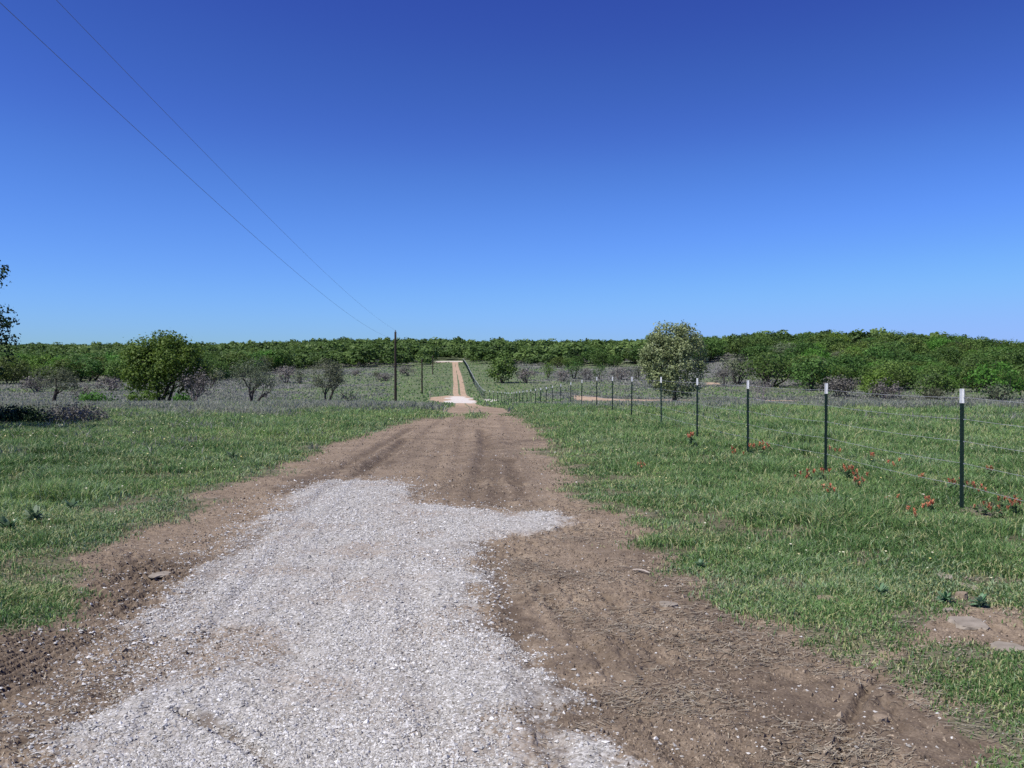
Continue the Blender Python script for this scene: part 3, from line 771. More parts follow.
# the dense green tree at left
plant_px('leafy_tree', 12, 163, 406, 75, 84, 'dense bright-leaved green tree standing in the grey grass at left, tallest there', 'tree', 'bright', 'bark', 15500, .24, dist=86, stems=4, levels=3, spread=1.05, clear=.07, sigma=.06, fill=.9, clumpy=.7)
plant_px('bare_tree', 21, 194, 407, 42, 44, 'leafless grey tree leaning out from the right side of the leafy tree', 'tree', 'mauve', 'grey_bark', 900, .16, dist=82, stems=4, levels=4, spread=.95, clear=.2, sigma=.05, fill=.1, trunk_r=.028)
plant_px('mesquite_tree', 31, 53, 407, 41, 46, 'small thin-crowned tree with a crooked dark trunk at far left', 'tree', 'sage', 'bark', 3200, .12, dist=84, stems=1, levels=4, spread=1.0, clear=.42, sigma=.06, fill=.7, trunk_r=.04)
plant_px('mesquite_tree', 33, 253, 408, 50, 46, 'sparse grey-green tree with several forked dark stems, nearer the leafy tree', 'tree', 'sage', 'bark', 3600, .11, dist=80, stems=3, levels=4, spread=.9, clear=.36, sigma=.055, fill=.8, trunk_r=.04)
plant_px('mesquite_tree', 35, 327, 407, 50, 35, 'sparse grey-green tree with a slim forked trunk, nearest the tall utility pole', 'tree', 'sage', 'bark', 4200, .11, dist=80, stems=2, levels=4, spread=.8, clear=.30, sigma=.06, fill=.9, trunk_r=.04)
plant_px('dead_shrub', 37, 348, 408, 22, 22, 'small bare dark shrub right of the slim forked tree', 'shrub', 'mauve', 'bark', 160, .12, dist=80, stems=4, levels=3, spread=.9, clear=.2, sigma=.05, fill=.1, trunk_r=.03)
plant_px('bare_shrub', 39, 84, 406, 26, 34, 'bare twiggy dark shrub between the small left tree and the leafy tree', 'shrub', 'mauve', 'bark', 350, .13, dist=85, stems=5, levels=3, spread=.9, clear=.15, sigma=.06, fill=.1, trunk_r=.03)
plant_px('low_shrub', 41, 95, 408, 15, 34, 'low bright green shrub at the foot of the bare dark shrub', 'shrub', 'bright', 'bark', 700, .2, dist=82, stems=5, levels=2, spread=1.0, clear=.03, sigma=.09, fill=.5)
plant_px('low_shrub', 42, 143, 408, 18, 30, 'low bright green shrub under the left skirt of the leafy tree', 'shrub', 'bright', 'bark', 700, .2, dist=81, stems=5, levels=2, spread=1.0, clear=.03, sigma=.09, fill=.5)
plant_px('low_shrub', 43, 182, 408, 14, 20, 'low bright green shrub beneath the leafless grey tree', 'shrub', 'bright', 'bark', 400, .2, dist=80, stems=5, levels=2, spread=1.0, clear=.03, sigma=.09, fill=.5)
plant_px('bramble_thicket', 44, 20, 430, 24, 60, 'low dark tangled thicket at the far left edge of the grass', 'thicket', 'dark', 'bark', 2600, .07, dist=24, stems=8, levels=3, spread=1.0, clear=.02, sigma=.08, fill=.4, trunk_r=.012)
plant_px('bramble_thicket', 45, 74, 429, 26, 62, 'low mauve-grey tangled thicket with dark base, right of the dark one', 'thicket', 'mauve', 'bark', 2600, .06, dist=24.5, stems=8, levels=3, spread=1.0, clear=.02, sigma=.08, fill=.4, trunk_r=.012)
# near tree just outside the left edge: leaves of its crown reach in
def edge_tree():
    x, y = -15.1, 21.5
    ms = plant_meshes('overhanging_tree', 61, 5.4, 5.7, M['dark'], M['bark'], 30000, .08, stems=2, levels=4, spread=.95, clear=.10, sigma=.03, fill=.35, trunk_r=.035)
    cv_ = np.empty(len(ms[1].vertices) * 3, np.float32); ms[1].vertices.foreach_get('co', cv_); cv_ = cv_.reshape(-1, 3)
    hi_ = cv_[cv_[:, 2] > 1.2]; reach = np.percentile(hi_[:, 0], 99.9)
    x = lat(15, y) - reach                       # the outermost leaves stand this far from the trunk
    plant('overhanging_tree', ms, (x, y, float(T0(np.array([x]), np.array([y]))[0]) - .03), 'dark leafy tree cut off by the left edge with only its outer leaves showing', 'tree')
edge_tree()
# shrubs right
plant_px('bare_shrub', 61, 762, 404, 28, 36, 'pale leafless shrub with thin branching twigs behind the third post from the right', 'shrub', 'mauve', 'pale_bark', 420, .13, dist=92, stems=6, levels=4, spread=.75, clear=.25, sigma=.05, fill=.05, trunk_r=.02)
plant_px('dense_bush', 63, 503, 383, 27, 32, 'dark round green bush on the slope right of the far road', 'bush', 'oak', 'bark', 1800, .4, stems=4, levels=3, spread=1.0, clear=.03, sigma=.07, fill=.6)
plant_px('grey_bush', 64, 526, 383, 16, 24, 'grey leafless bush beside the dark round green one', 'bush', 'mauve', 'grey_bark', 700, .28, stems=6, levels=3, spread=.9, clear=.05, sigma=.08, fill=.3)
for i, (px, py, h, w, mat, lab) in enumerate([
    (548, 378, 17, 16, 'bright', 'small light green bush, first right of the grey bush pair'),
    (562, 382, 14, 18, 'mauve', 'mauve-grey bush in front of the small light green bush'),
    (574, 379, 20, 20, 'oak', 'green bush behind the row of white-tipped posts, left of the paired green bushes'),
    (587, 380, 13, 16, 'mauve', 'mauve-grey bush squeezed between two green bushes above the bare red bank'),
    (600, 380, 18, 15, 'oak', 'dark green bush above the bare red bank'),
    (620, 380, 14, 24, 'mauve', 'wide mauve-grey bush left of the lone budding tree'),
    (637, 379, 14, 14, 'sage', 'sage green bush left of the lone budding tree'),
    (724, 386, 20, 22, 'mauve', 'thin grey bush right of the lone budding tree'),
    (737, 384, 30, 34, 'sage', 'tall olive green bush left of the big dark bush'),
    (770, 387, 38, 58, 'oak', 'big rounded dark green bush right of the grassy hill gap'),
    (811, 390, 34, 46, 'oak', 'broad green bush right of the big rounded dark one'),
    (838, 397, 22, 34, 'mauve', 'purple-grey bare bush near the second post from the right'),
    (876, 398, 30, 34, 'bright', 'yellow-green bush at the front of the right wood'),
    (886, 400, 22, 30, 'mauve', 'purple-grey bare bush at the foot of the yellow-green bush'),
    (928, 399, 32, 40, 'oak', 'dark green bush at the front of the right wood, left of the nearest post'),
    (935, 401, 14, 26, 'sage', 'low sage bush in front of the wood left of the nearest post'),
    (995, 400, 40, 50, 'bright', 'large light green bush at the right edge of the wood'),
    (1000, 402, 20, 30, 'sage', 'pale sage bush below the large light green bush at right edge'),
    (212, 386, 20, 26, 'sage', 'pale grey-green bush right of the leafy tree, further back'),
    (286, 383, 18, 24, 'mauve', 'grey-mauve bush in the valley between the two forked trees'),
    (300, 384, 16, 16, 'sage', 'sage bush beside the grey-mauve bush between the two forked trees'),
    (355, 376, 6, 12, 'mauve', 'tiny grey bush on the slope, left of the utility pole'),
    (376, 377, 6, 10, 'sage', 'tiny sage bush on the slope, just left of the utility pole'),
    (408, 376, 12, 18, 'mauve', 'grey bush between the first and second utility poles'),
    (385, 381, 8, 18, 'mauve', 'low grey bush at the left foot of the slope by the tall pole'),
    (330, 378, 10, 12, 'sage', 'small sage bush behind the slim forked tree'),
    (36, 392, 16, 30, 'mauve', 'grey-mauve bush behind the small thin-crowned left tree'),
    (110, 391, 14, 28, 'mauve', 'grey-mauve bush behind and left of the leafy tree')]):
    p, H, W = seat(px, py, h, w)
    ms = plant_meshes('valley_bush', 700 + i, H, W, M[mat], M['grey_bark' if mat == 'mauve' else 'bark'], 1500 if w > 30 else 800, np.clip(W * .055, .12, .42), stems=5, levels=3, spread=1.0, clear=.03, sigma=.08, fill=.5)
    plant('valley_bush', ms, (p[0], p[1], p[2] - .03), lab, 'bush', 'bushes dotted over the valley', part=('stem', 'foliage'))

# the wood
OAK = []
for i in range(10):
    OAK.append(plant_meshes('wood_oak', 300 + i, 1.0, 1.0 + .04 * (i % 3), M['oak'], M['bark'], 2600, .055, stems=1 + i % 3, levels=2, spread=.95, clear=.14, sigma=.085, fill=2.6, trunk_r=.022, clumpy=.45))
SAGE = [plant_meshes('wood_sage', 340 + i, 1.0, 1.0, M['sage'], M['grey_bark'], 1900, .05, stems=2, levels=3, spread=.95, clear=.14, sigma=.08, fill=1.6, trunk_r=.02, clumpy=.45) for i in range(2)]
LIGHT = [plant_meshes('wood_light', 350 + i, 1.0, 1.0, M['bright'], M['bark'], 2500, .05, stems=2, levels=2, spread=.95, clear=.12, sigma=.085, fill=2.4, trunk_r=.022, clumpy=.5) for i in range(2)]
def front_depth(px):
    return np.interp(px, [-200, 0, 90, 180, 255, 270, 340, 440, 446, 466, 474, 560, 660, 690, 735, 760, 800, 900, 1030, 1250],
                         [165, 165, 175, 178, 190, 235, 262, 275, 352, 352, 300, 235, 222, 215, 225, 172, 150, 136, 130, 128])
cand = []
g = np.random.default_rng(77)
for ix in np.arange(-460, 520, 6.2):
    for iy in np.arange(110, 700, 6.2):
        x = ix + g.uniform(-2.8, 2.8); y = iy + g.uniform(-2.8, 2.8)
        px = 512 + x / y * FPX
        if px < -130 or px > 1160: continue
        fd = front_depth(px)
        if y < fd + g.uniform(0, 7): continue
        if 700 < px < 790 and 175 < y < 232 and px < 760: continue      # grassy gap on the hill
        if px > 740 and y > 420: continue
        # denser front edge, then closed wood
        cand.append((x, y, px))
cand = np.array(cand)
order = np.argsort(cand[:, 1] + np.where((cand[:, 2] < 0) | (cand[:, 2] > 1024), 500, 0)); cand = cand[order]
zc = T0(cand[:, 0], cand[:, 1])
hs = g.uniform(3.6, 8.4, len(cand)); ws = np.clip(hs * g.uniform(.95, 1.4, len(cand)), 4.5, 9.5)
# an opening around the far end of the road
vis = []
zone_lab = {'left': 'round green oak in the wood along the left side of the valley', 'centre': 'round green oak in the wood behind the far end of the road', 'right': 'round green oak in the dense wood on the right hillside'}
n_ind = 0; rest = []
for k, (x, y, px) in enumerate(cand):
    if 428 < px < 470 and y < 356: continue
    fk = np.interp(y, [130, 200, 300, 450], [.58, .70, .82, 1.05]); hk = hs[k] * fk; wk = ws[k] * np.interp(y, [130, 200, 300], [.66, .78, .92])
    if n_ind < 285 and -10 < px < 1034:
        z = 'left' if px < 420 else ('centre' if px < 700 else 'right')
        r = empty('oak_tree', (x, y, zc[k] - .1), g.uniform(0, 2 * PI), (wk, wk, hk))
        kd = g.random()
        lab = zone_lab[z]
        if kd < .11: lab = lab.replace('round green oak', 'dull grey-green thin-leaved tree')
        elif kd < .24: lab = lab.replace('round green oak', 'fresh yellow-green tree')
        tag(r, lab, 'tree', ('grey-green trees' if kd < .11 else ('yellow-green trees' if kd < .24 else 'oaks')) + ' of the %s wood' % z)
        ms = SAGE[k % 2] if kd < .11 else (LIGHT[k % 2] if kd < .24 else OAK[int(g.integers(0, len(OAK)))])
        obj('trunk', ms[0], None, r); obj('crown', ms[1], None, r); n_ind += 1
    else:
        rest.append((x, y, zc[k], wk * 1.05 * g.uniform(.8, 1.15), hk * g.uniform(.8, 1.18)))
# the wood further back: one mass
def far_wood(lst):
    src = []
    for i in range(5):
        gg = np.random.default_rng(900 + i); n = 420
        u = gg.normal(0, 1, (60, 3)); u /= np.linalg.norm(u, axis=1, keepdims=True); u[:, 2] = np.abs(u[:, 2]) * 1.0 - .25
        cc = u * np.array([.42, .42, .5]) * gg.uniform(.7, 1.05, (60, 1)); cc[:, 2] += .45
        ci = gg.integers(0, 26, n); uu = gg.normal(0, 1, (n, 3)); uu[:, 2] += .3; uu /= np.linalg.norm(uu, axis=1, keepdims=True); C = cc[ci] + uu * .15 * gg.uniform(.6, 1.1, (n, 1))
        ct = gg.uniform(0, 1, 60)
        tint = np.clip(.5 * (ct[ci] - .5) + .5 + gg.normal(0, .12, n), 0, 1)
        o_ = C - np.array([0, 0, .3]); o_ /= np.linalg.norm(o_, axis=1, keepdims=True) + 1e-6; V, Q, t = leaf_cards(C, .13, gg, tint, o_ * .4 + uu * .8); src.append((V, tint))
    VV, TT = [], []
    for (x, y, z, w, h) in lst:
        V, t = src[int(g.integers(0, 5))]
        a = g.uniform(0, 2 * PI); c, s = math.cos(a), math.sin(a)
        VV.append(np.stack([(V[:, 0] * c - V[:, 1] * s) * w + x, (V[:, 0] * s + V[:, 1] * c) * w + y, V[:, 2] * h + z - .2], 1))
        TT.append(np.clip(t * .8 + .1 + g.normal(0, .22), 0, 1))
    V = np.concatenate(VV)
    me = mesh_np('far_wood', V, quads=np.arange(len(V)).reshape(-1, 4))
    me.attributes.new('tint', 'FLOAT', 'FACE').data.foreach_set('value', np.concatenate(TT).astype(np.float32))
    tag(obj('far_wood', me, M['oak_far']), 'closed green canopy of the far wood running along the ridge', 'wood', kind='stuff')
# the ridge line far away
for t in np.arange(-45, 47, .55):
    for dd in (620, 690, 760, 840):
        a = R(t + g.uniform(-.3, .3)); y = dd + g.uniform(-35, 35); x = math.tan(a) * y
        if abs(x / y) > .72: continue
        rest.append((x, y, float(T0(np.array([x]), np.array([y]))[0]), g.uniform(10, 16), g.uniform(6, 8.5)))
far_wood(rest)

# ------------------------------------------------------------------ T-post wire fence
def box_mesh(name, boxes):
    V, Q = [], []
    for (x0, x1, y0, y1, z0, z1) in boxes:
        o = len(V)
        V += [(x0, y0, z0), (x1, y0, z0), (x1, y1, z0), (x0, y1, z0), (x0, y0, z1), (x1, y0, z1), (x1, y1, z1), (x0, y1, z1)]
        Q += [(o, o + 3, o + 2, o + 1), (o + 4, o + 5, o + 6, o + 7), (o, o + 1, o + 5, o + 4), (o + 1, o + 2, o + 6, o + 5), (o + 2, o + 3, o + 7, o + 6), (o + 3, o, o + 4, o + 7)]
    return mesh_np(name, V, quads=Q)
HP = 1.36; TIP = .155
def tee(z0, z1, e=0.0):
    # flange, web, butted end to end
    return [(-.0185 - e, .0185 + e, -.003 - e, .003 + e, z0, z1), (-.003 - e, .003 + e, .0032 + e, .034 + e, z0, z1)]
shaft_boxes = tee(-.25, HP - TIP)
studs = [(-.006, .006, -.009, -.0032, z, z + .022) for z in np.arange(.08, HP - TIP - .03, .054)]
POST_ME = box_mesh('post_shaft', shaft_boxes + studs)
TIP_ME = box_mesh('post_tip', tee(HP - TIP, HP, .0012) )
CLIP_Z = [.31, .55, .79, 1.03, 1.265]
CLIP_ME = box_mesh('wire_clip', [(-.024, .024, -.013, -.0095, -.006, .006), (-.024, -.020, -.0095, .006, -.006, .006), (.020, .024, -.0095, .006, -.006, .006)])
POST_ME.materials.append(M['post']); TIP_ME.materials.append(M['tip']); CLIP_ME.materials.append(M['wire'])

def fence(name, pts, label, clips=8, thick=1.0, wire_r=.0020, strands=CLIP_Z, barbs=6):
    root = empty(name, pts[0]); tag(root, label, 'fence')
    base = np.array(pts[0])
    for i, p in enumerate(pts):
        q = np.array(p) - base
        po = obj('post', POST_ME, None, root, q)
        j = min(i + 1, len(pts) - 1); dx, dy = pts[j][0] - pts[j - 1][0], pts[j][1] - pts[j - 1][1]
        ln = .005 if i < 4 else .012
        po.rotation_euler = (g.normal(0, ln), g.normal(0, ln), math.atan2(dy, dx) + g.normal(0, .15) + PI / 2 * 0)
        tk = thick * (1.5 if i > 12 else 1); po.scale = (tk, tk, 1)
        obj('painted_tip', TIP_ME, None, po)
        if i < clips:
            for z in CLIP_Z[:]:
                obj('wire_clip', CLIP_ME, None, po, (0, 0, z))
    for hz in strands:
        tb = Tubes(); bx = []
        line = []; rad = []
        for i in range(len(pts) - 1):
            a = np.array(pts[i]) - base; b = np.array(pts[i + 1]) - base
            m = 6 if i < 10 else 2
            for k in range(m):
                t = k / m; q = a + (b - a) * t; q = q + np.array([0, 0, hz - .022 * 4 * t * (1 - t)])
                dn = b - a; nn = np.array([dn[1], -dn[0], 0]); nn /= np.linalg.norm(nn); q = q + nn * .0115 * thick
                line.append(q); rad.append(wire_r if i < 10 else wire_r * 1.3)
        line.append(np.array(pts[-1]) - base + np.array([0, 0, hz])); rad.append(wire_r)
        tb.tube(line, rad, 4)
        # barbs on the nearest spans
        for i in range(min(barbs, len(pts) - 1)):
            a = np.array(pts[i]) - base; b = np.array(pts[i + 1]) - base
            L = np.linalg.norm(b - a)
            for s in np.arange(.06, L - .03, .13):
                t = s / L; q = a + (b - a) * t + np.array([0, 0, hz - .022 * 4 * t * (1 - t)])
                dn = b - a; nn = np.array([dn[1], -dn[0], 0]); nn /= np.linalg.norm(nn); q = q + nn * .0115
                v = np.array([g.normal(), g.normal(), g.normal()]); v /= np.linalg.norm(v)
                tb.tube([q - v * .013, q + v * .013], [.0014, .0014], 3)
        obj('barbed_wire', tb.mesh('barbed_wire'), M['wire'], root)
    return root
post_px = [(964, 9.6), (827, 13.1), (749, 16.2), (698, 19.7), (662, 24.0), (632, 28.4), (613, 32.0), (597, 36.4), (582, 42.2), (571, 46.6), (561, 51.5), (553, 56.0), (546.4, 60.8), (541, 65.2), (535.7, 69.6), (531.4, 73.6), (527, 77.6), (523, 81.6), (520, 85.4), (517, 89.0), (514, 92.6), (512, 96), (509, 99.6), (507, 103), (505, 106.4)]
def gz(x, y): return float(ground_z(np.array([x]), np.array([y]))[0][0])
fp = []
x0, y0 = lat(964, 9.6), 9.6; x1, y1 = lat(827, 13.1), 13.1
fp.append((x0 + (x0 - x1) * .98, y0 - (y1 - y0) * .98))      # the next post, outside the right edge
for px, d in post_px: fp.append((lat(px, d), d))
for px, d in [(501.5, 109), (497.5, 111.5), (493.5, 114), (489.5, 117), (485, 119.5)]: fp.append((lat(px, d), d))
fpts = [(x, y, float(T0(np.array([x]), np.array([y]))[0]) - .015) for x, y in fp]
fence('wire_fence', fpts, 'barbed wire fence on dark green steel posts with white tips, right of the road')
up = []
A = np.array([lat(484, 121), 121]); B = np.array([lat(464, 330), 330])
for t in np.linspace(0, 1, 64):
    y = A[1] + (B[1] - A[1]) * t
    px = np.interp(y, [121, 135, 160, 200, 260, 330], [484, 480.0, 474.8, 470.3, 466.3, 463])
    x = lat(px, y); up.append((x, y, gz(x, y)))
fence('hillside_fence', up, 'distant wire fence climbing the green slope right of the far road', clips=0, thick=1.3, wire_r=.012, barbs=0)

# ------------------------------------------------------------------ power line
def cyl_mesh(name, H, r0, r1, k=14, rings=8, bend=.0, seed=0):
    gg = np.random.default_rng(seed); tb = Tubes()
    pts = [(bend * math.sin(t * PI), 0, H * t) for t in np.linspace(0, 1, rings)]
    pts[0] = (0, 0, -.6)
    tb.tube(pts + [(pts[-1][0], 0, H + .02)], list(np.linspace(r0, r1, rings)) + [r1 * .55], k)
    me = tb.mesh(name); return me
wireA = np.array([(10.35, 5.63), (18.8, 5.11), (32.6, 4.5), (53.8, 3.95), (80, 4.1)])
wireB = np.array([(11.9, 6.5), (14.6, 6.3), (18.8, 6.12), (25, 5.8), (35.8, 5.5), (64, 4.96), (80, 4.85)])
fa = np.polyfit(wireA[:, 0], wireA[:, 1], 2); fb = np.polyfit(wireB[:, 0], wireB[:, 1], 2)
poles = [(395.5, 80, 332, 'tall dark wooden utility pole beside the grey grass, nearest of the line'),
         (422, 140, 359.5, 'dark wooden utility pole, second along the line, left of the white crossing'),
         (432.8, 212, 356, 'furthest slim wooden utility pole, part-way up the green slope')]
tops = []
for i, (px, d, py, lab) in enumerate(poles):
    x = lat(px, d); z = gz(x, d); top = CH + (368 - py) / FPX * d; H = top - z
    r = empty('utility_pole', (x, d, z)); tag(r, lab, 'utility pole', 'utility poles along the line')
    rr = .115 if i == 0 else .12
    obj('pole_shaft', cyl_mesh('pole_shaft', H, rr * 1.1, rr * .8, seed=i), M['pole'], r)
    tb = Tubes(); tb.tube([(.0, 0, H - .02), (0, 0, H + .06), (0, 0, H + .07), (0, 0, H + .13), (0, 0, H + .16)], [.02, .02, .055, .06, .02], 10)
    obj('insulator', tb.mesh('insulator'), M['ceramic'], r)
    tb = Tubes(); tb.tube([(.10, 0, H - .72), (.17, 0, H - .72), (.175, 0, H - .72), (.22, 0, H - .72)], [.015, .015, .04, .03], 8)
    obj('neutral_bracket', tb.mesh('neutral_bracket'), M['ceramic'], r)
    tops.append((x, d, z + H + .15, z + H - .70))
xl = lambda y: tops[0][0] + (tops[0][1] - y) * .0655
for nm, f, kk, dxo, lab, rad in (('overhead_cable', fb, 2, 0.0, 'upper thin power cable strung to the tops of the poles', .0034), ('overhead_cable', fa, 3, .20, 'lower thin power cable strung below the pole tops', .0038)):
    tb = Tubes()
    end = tops[0][kk]; off = end - np.polyval(f, 80)
    ys = np.linspace(-24, 80, 60)
    line = [(xl(y) + dxo, y, np.polyval(f, y) + off * sstep(30, 80, y)) for y in ys]
    rr_ = [rad * np.interp(y, [0, 20, 80], [.8, 1, 1.15]) for y in ys]
    for a in (0, 1):
        p, q = tops[a], tops[a + 1]
        for t in np.linspace(0, 1, 12)[1:]:
            line.append((p[0] + (q[0] - p[0]) * t + dxo, p[1] + (q[1] - p[1]) * t, p[kk] + (q[kk] - p[kk]) * t - .9 * 4 * t * (1 - t) * .6)); rr_.append(rad * 1.1)
    tb.tube(line, rr_, 5)
    tag(obj(nm, tb.mesh(nm), M['cable']), lab, 'power cable')

# ------------------------------------------------------------------ small things
def rock_mesh(name, sx, sy, sz, seed, sub=2, flat=.35):
    import bmesh
    bm = bmesh.new(); bmesh.ops.create_icosphere(bm, subdivisions=sub, radius=1)
    gg = np.random.default_rng(seed)
    ph = gg.uniform(0, 10, 3)
    for v in bm.verts:
        c = v.co.copy()
        k = 1 + .22 * math.sin(3.1 * c.x + ph[0]) * math.cos(2.7 * c.y + ph[1]) + gg.normal(0, .07)
        v.co = (c.x * k * sx, c.y * k * sy, max(min(c.z, flat), -.6) * sz)
    me = bpy.data.meshes.new(name); bm.to_mesh(me); bm.free(); return me
def rock(name, px, py, w, dp, h, mat, seed, label, cat='stone'):
    p = at(px, py); z = gz(p[0], p[1])
    o = obj(name, rock_mesh(name, w / 2, dp / 2, h, seed, 3), M[mat], None, (p[0], p[1], z + .004))
    o.rotation_euler = (0, 0, random.uniform(-.3, .3)); tag(o, label, cat)
rock('flat_slab', 968, 623, .24, .30, .05, 'slab', 1, 'broad flat pale slab on the bare patch at right')
rock('flat_slab', 1007, 650, .16, .18, .05, 'slab', 2, 'low flat slab at the right edge, nearest of the slabs')
rock('flat_slab', 966, 587, .13, .20, .06, 'slab', 3, 'narrow pale slab half hidden in the grass, furthest of the slabs')
rock('flat_slab', 945, 577, .10, .22, .06, 'slab', 4, 'grey slab lying in the grass left of the nearest post foot')
rock('field_stone', 962, 599, .075, .07, .12, 'stone', 5, 'small rounded tan stone just above the broad flat slab')
rock('flat_slab', 950, 611, .10, .06, .04, 'slab', 6, 'thin pale slab sliver at the back edge of the broad slab')
rock('field_stone', 828, 604, .15, .13, .10, 'stone', 7, 'brown earthy stone in the grass edge right of the dirt')
rock('flat_slab', 668, 606, .13, .12, .045, 'slab', 8, 'flat tan stone set in the dirt right of the gravel')
rock('field_stone', 880, 722, .06, .05, .05, 'stone', 9, 'small tan stone on the dirt at lower right')
rock('flat_slab', 160, 577, .14, .18, .018, 'slab', 10, 'flat grey stone on the dirt left of the gravel')
p = at(641, 574); tb = Tubes(); tb.tube([(-.055, .05, .012), (-.02, .022, .02), (.02, -.02, .022), (.06, -.06, .012)], [.006, .008, .008, .005], 6)
tag(obj('dead_stick', tb.mesh('dead_stick'), M['twig'], None, (p[0], p[1], gz(p[0], p[1]))), 'short pale stick lying on the dirt near the right grass edge', 'stick')
p = at(430, 396); tb = Tubes(); tb.tube([(0, 0, -.2), (0, 0, .5), (0, 0, 1.0), (0, 0, 1.02)], [.06, .06, .055, .02], 8)
d = 124; x = lat(430, d)
tag(obj('marker_stake', tb.mesh('marker_stake'), M['twig'], None, (x, d, gz(x, d))), 'short pale stake standing left of the white crossing', 'stake')

# broad-leaved weeds
def weed_mesh(seed, n, r, h):
    gg = np.random.default_rng(seed); V = []; Q = []; 
    for i in range(n):
        a = gg.uniform(0, 2 * PI); L = r * gg.uniform(.35, 1.1); w = L * .13; e = gg.uniform(.15, 1.1)
        d = np.array([math.cos(a) * math.cos(e), math.sin(a) * math.cos(e), math.sin(e) * h / r]); s = np.array([-math.sin(a), math.cos(a), 0])
        b = np.array([0, 0, gg.uniform(0, h * .4)])
        o = len(V)
        for t, ww in ((.05, .2), (.5, 1), (.8, .7), (1, .05)):
            c = b + d * L * t - np.array([0, 0, .25 * L * t * t])
            V += [c - s * w * ww / 1, c + s * w * ww / 1]
        for k in range(3): Q.append((o + 2 * k, o + 2 * k + 1, o + 2 * k + 3, o + 2 * k + 2))
    me = mesh_np('broadleaf_weed', V, quads=Q)
    me.attributes.new('tint', 'FLOAT', 'FACE').data.foreach_set('value', np.repeat(gg.random(n), 3).astype(np.float32))
    return me
WEED = [weed_mesh(i, 60, .11, .11) for i in range(3)]
for i, (px, py, s, lab) in enumerate([(981, 607, .75, 'bright green rosette weed beside the broad flat slab'), (946, 604, .7, 'grey-green weed left of the broad flat slab'),
    (52, 487, 1.5, 'blue-green leafy weed in the grass at left, furthest of the weeds'), (34, 525, 1.6, 'blue-green leafy weed at left, second from the front'), (72, 513, 1.3, 'blue-green leafy weed right of its neighbours at left'),
    (8, 533, 1.6, 'blue-green leafy weed cut by the left edge'), (96, 480, 1.1, 'small grey-green weed on the left verge near the worn line'), (880, 596, .8, 'green weed in the grass left of the slabs'),
    (700, 570, .7, 'low green weed at the right edge of the dirt'), (232, 462, 1.6, 'bright green leafy tuft in the grass left of the road')]):
    p = at(px, py)
    o = obj('broadleaf_weed', WEED[i % 3], M['weed'], None, (p[0], p[1], gz(p[0], p[1]))); o.scale = (s, s, s * 1.1); o.rotation_euler = (0, 0, i * 1.3)
    tag(o, lab, 'weed', 'broad-leaved weeds in the verge')

# Indian-paintbrush-like flower plants
def flower_meshes(seed):
    gg = np.random.default_rng(seed); lv = []; stalks = []; blooms = []
    def tinted(me, mat):
        me.attributes.new('tint', 'FLOAT', 'FACE').data.foreach_set('value', gg.random(len(me.polygons)).astype(np.float32))
        me.materials.append(mat); return me
    for s in range(int(gg.integers(3, 6))):
        tb = Tubes()
        a = gg.uniform(0, 2 * PI); e = np.array([math.cos(a), math.sin(a), 0]) * gg.uniform(.01, .09)
        h = gg.uniform(.10, .19); top = e * 1.2 + np.array([0, 0, h])
        tb.tube([e * .3, e * .8 + np.array([0, 0, h * .5]), top], [.004, .0035, .003], 4)
        stalks.append(tinted(tb.mesh('stem'), M['stem']))
        V = np.array([top + np.array([gg.normal(0, .011), gg.normal(0, .011), -.045 * k / 12 + .015]) for k in range(12)])
        # bracts fan out from a short spike, all rooted on it
        P, Q = [], []
        for c in V:
            root = top + np.array([0, 0, c[2] - top[2] - .012]); d = c - root; L = np.linalg.norm(d) + 1e-6
            tip = root + d / L * gg.uniform(.024, .040) + np.array([0, 0, .012]); sd_ = np.cross(d / L, [0, 0, 1]); sd_ = sd_ / (np.linalg.norm(sd_) + 1e-6) * .008
            mid = (root + tip) / 2
            o = len(P); P += [root, mid + sd_, tip, mid - sd_]; Q.append((o, o + 1, o + 2, o + 3))
        blooms.append(tinted(mesh_np('bloom', P, quads=Q), M['red']))
        for k in range(5):
            t = gg.uniform(.1, .7); lv.append(e * (.3 + t) + np.array([gg.normal(0, .015), gg.normal(0, .015), h * t]))
    lf = leaf_cards(np.array(lv), .06, gg, None); fol = tinted(mesh_np('leaf', lf[0], quads=lf[1]), M['stem'])
    return stalks, fol, blooms
FL = [flower_meshes(40 + i) for i in range(4)]
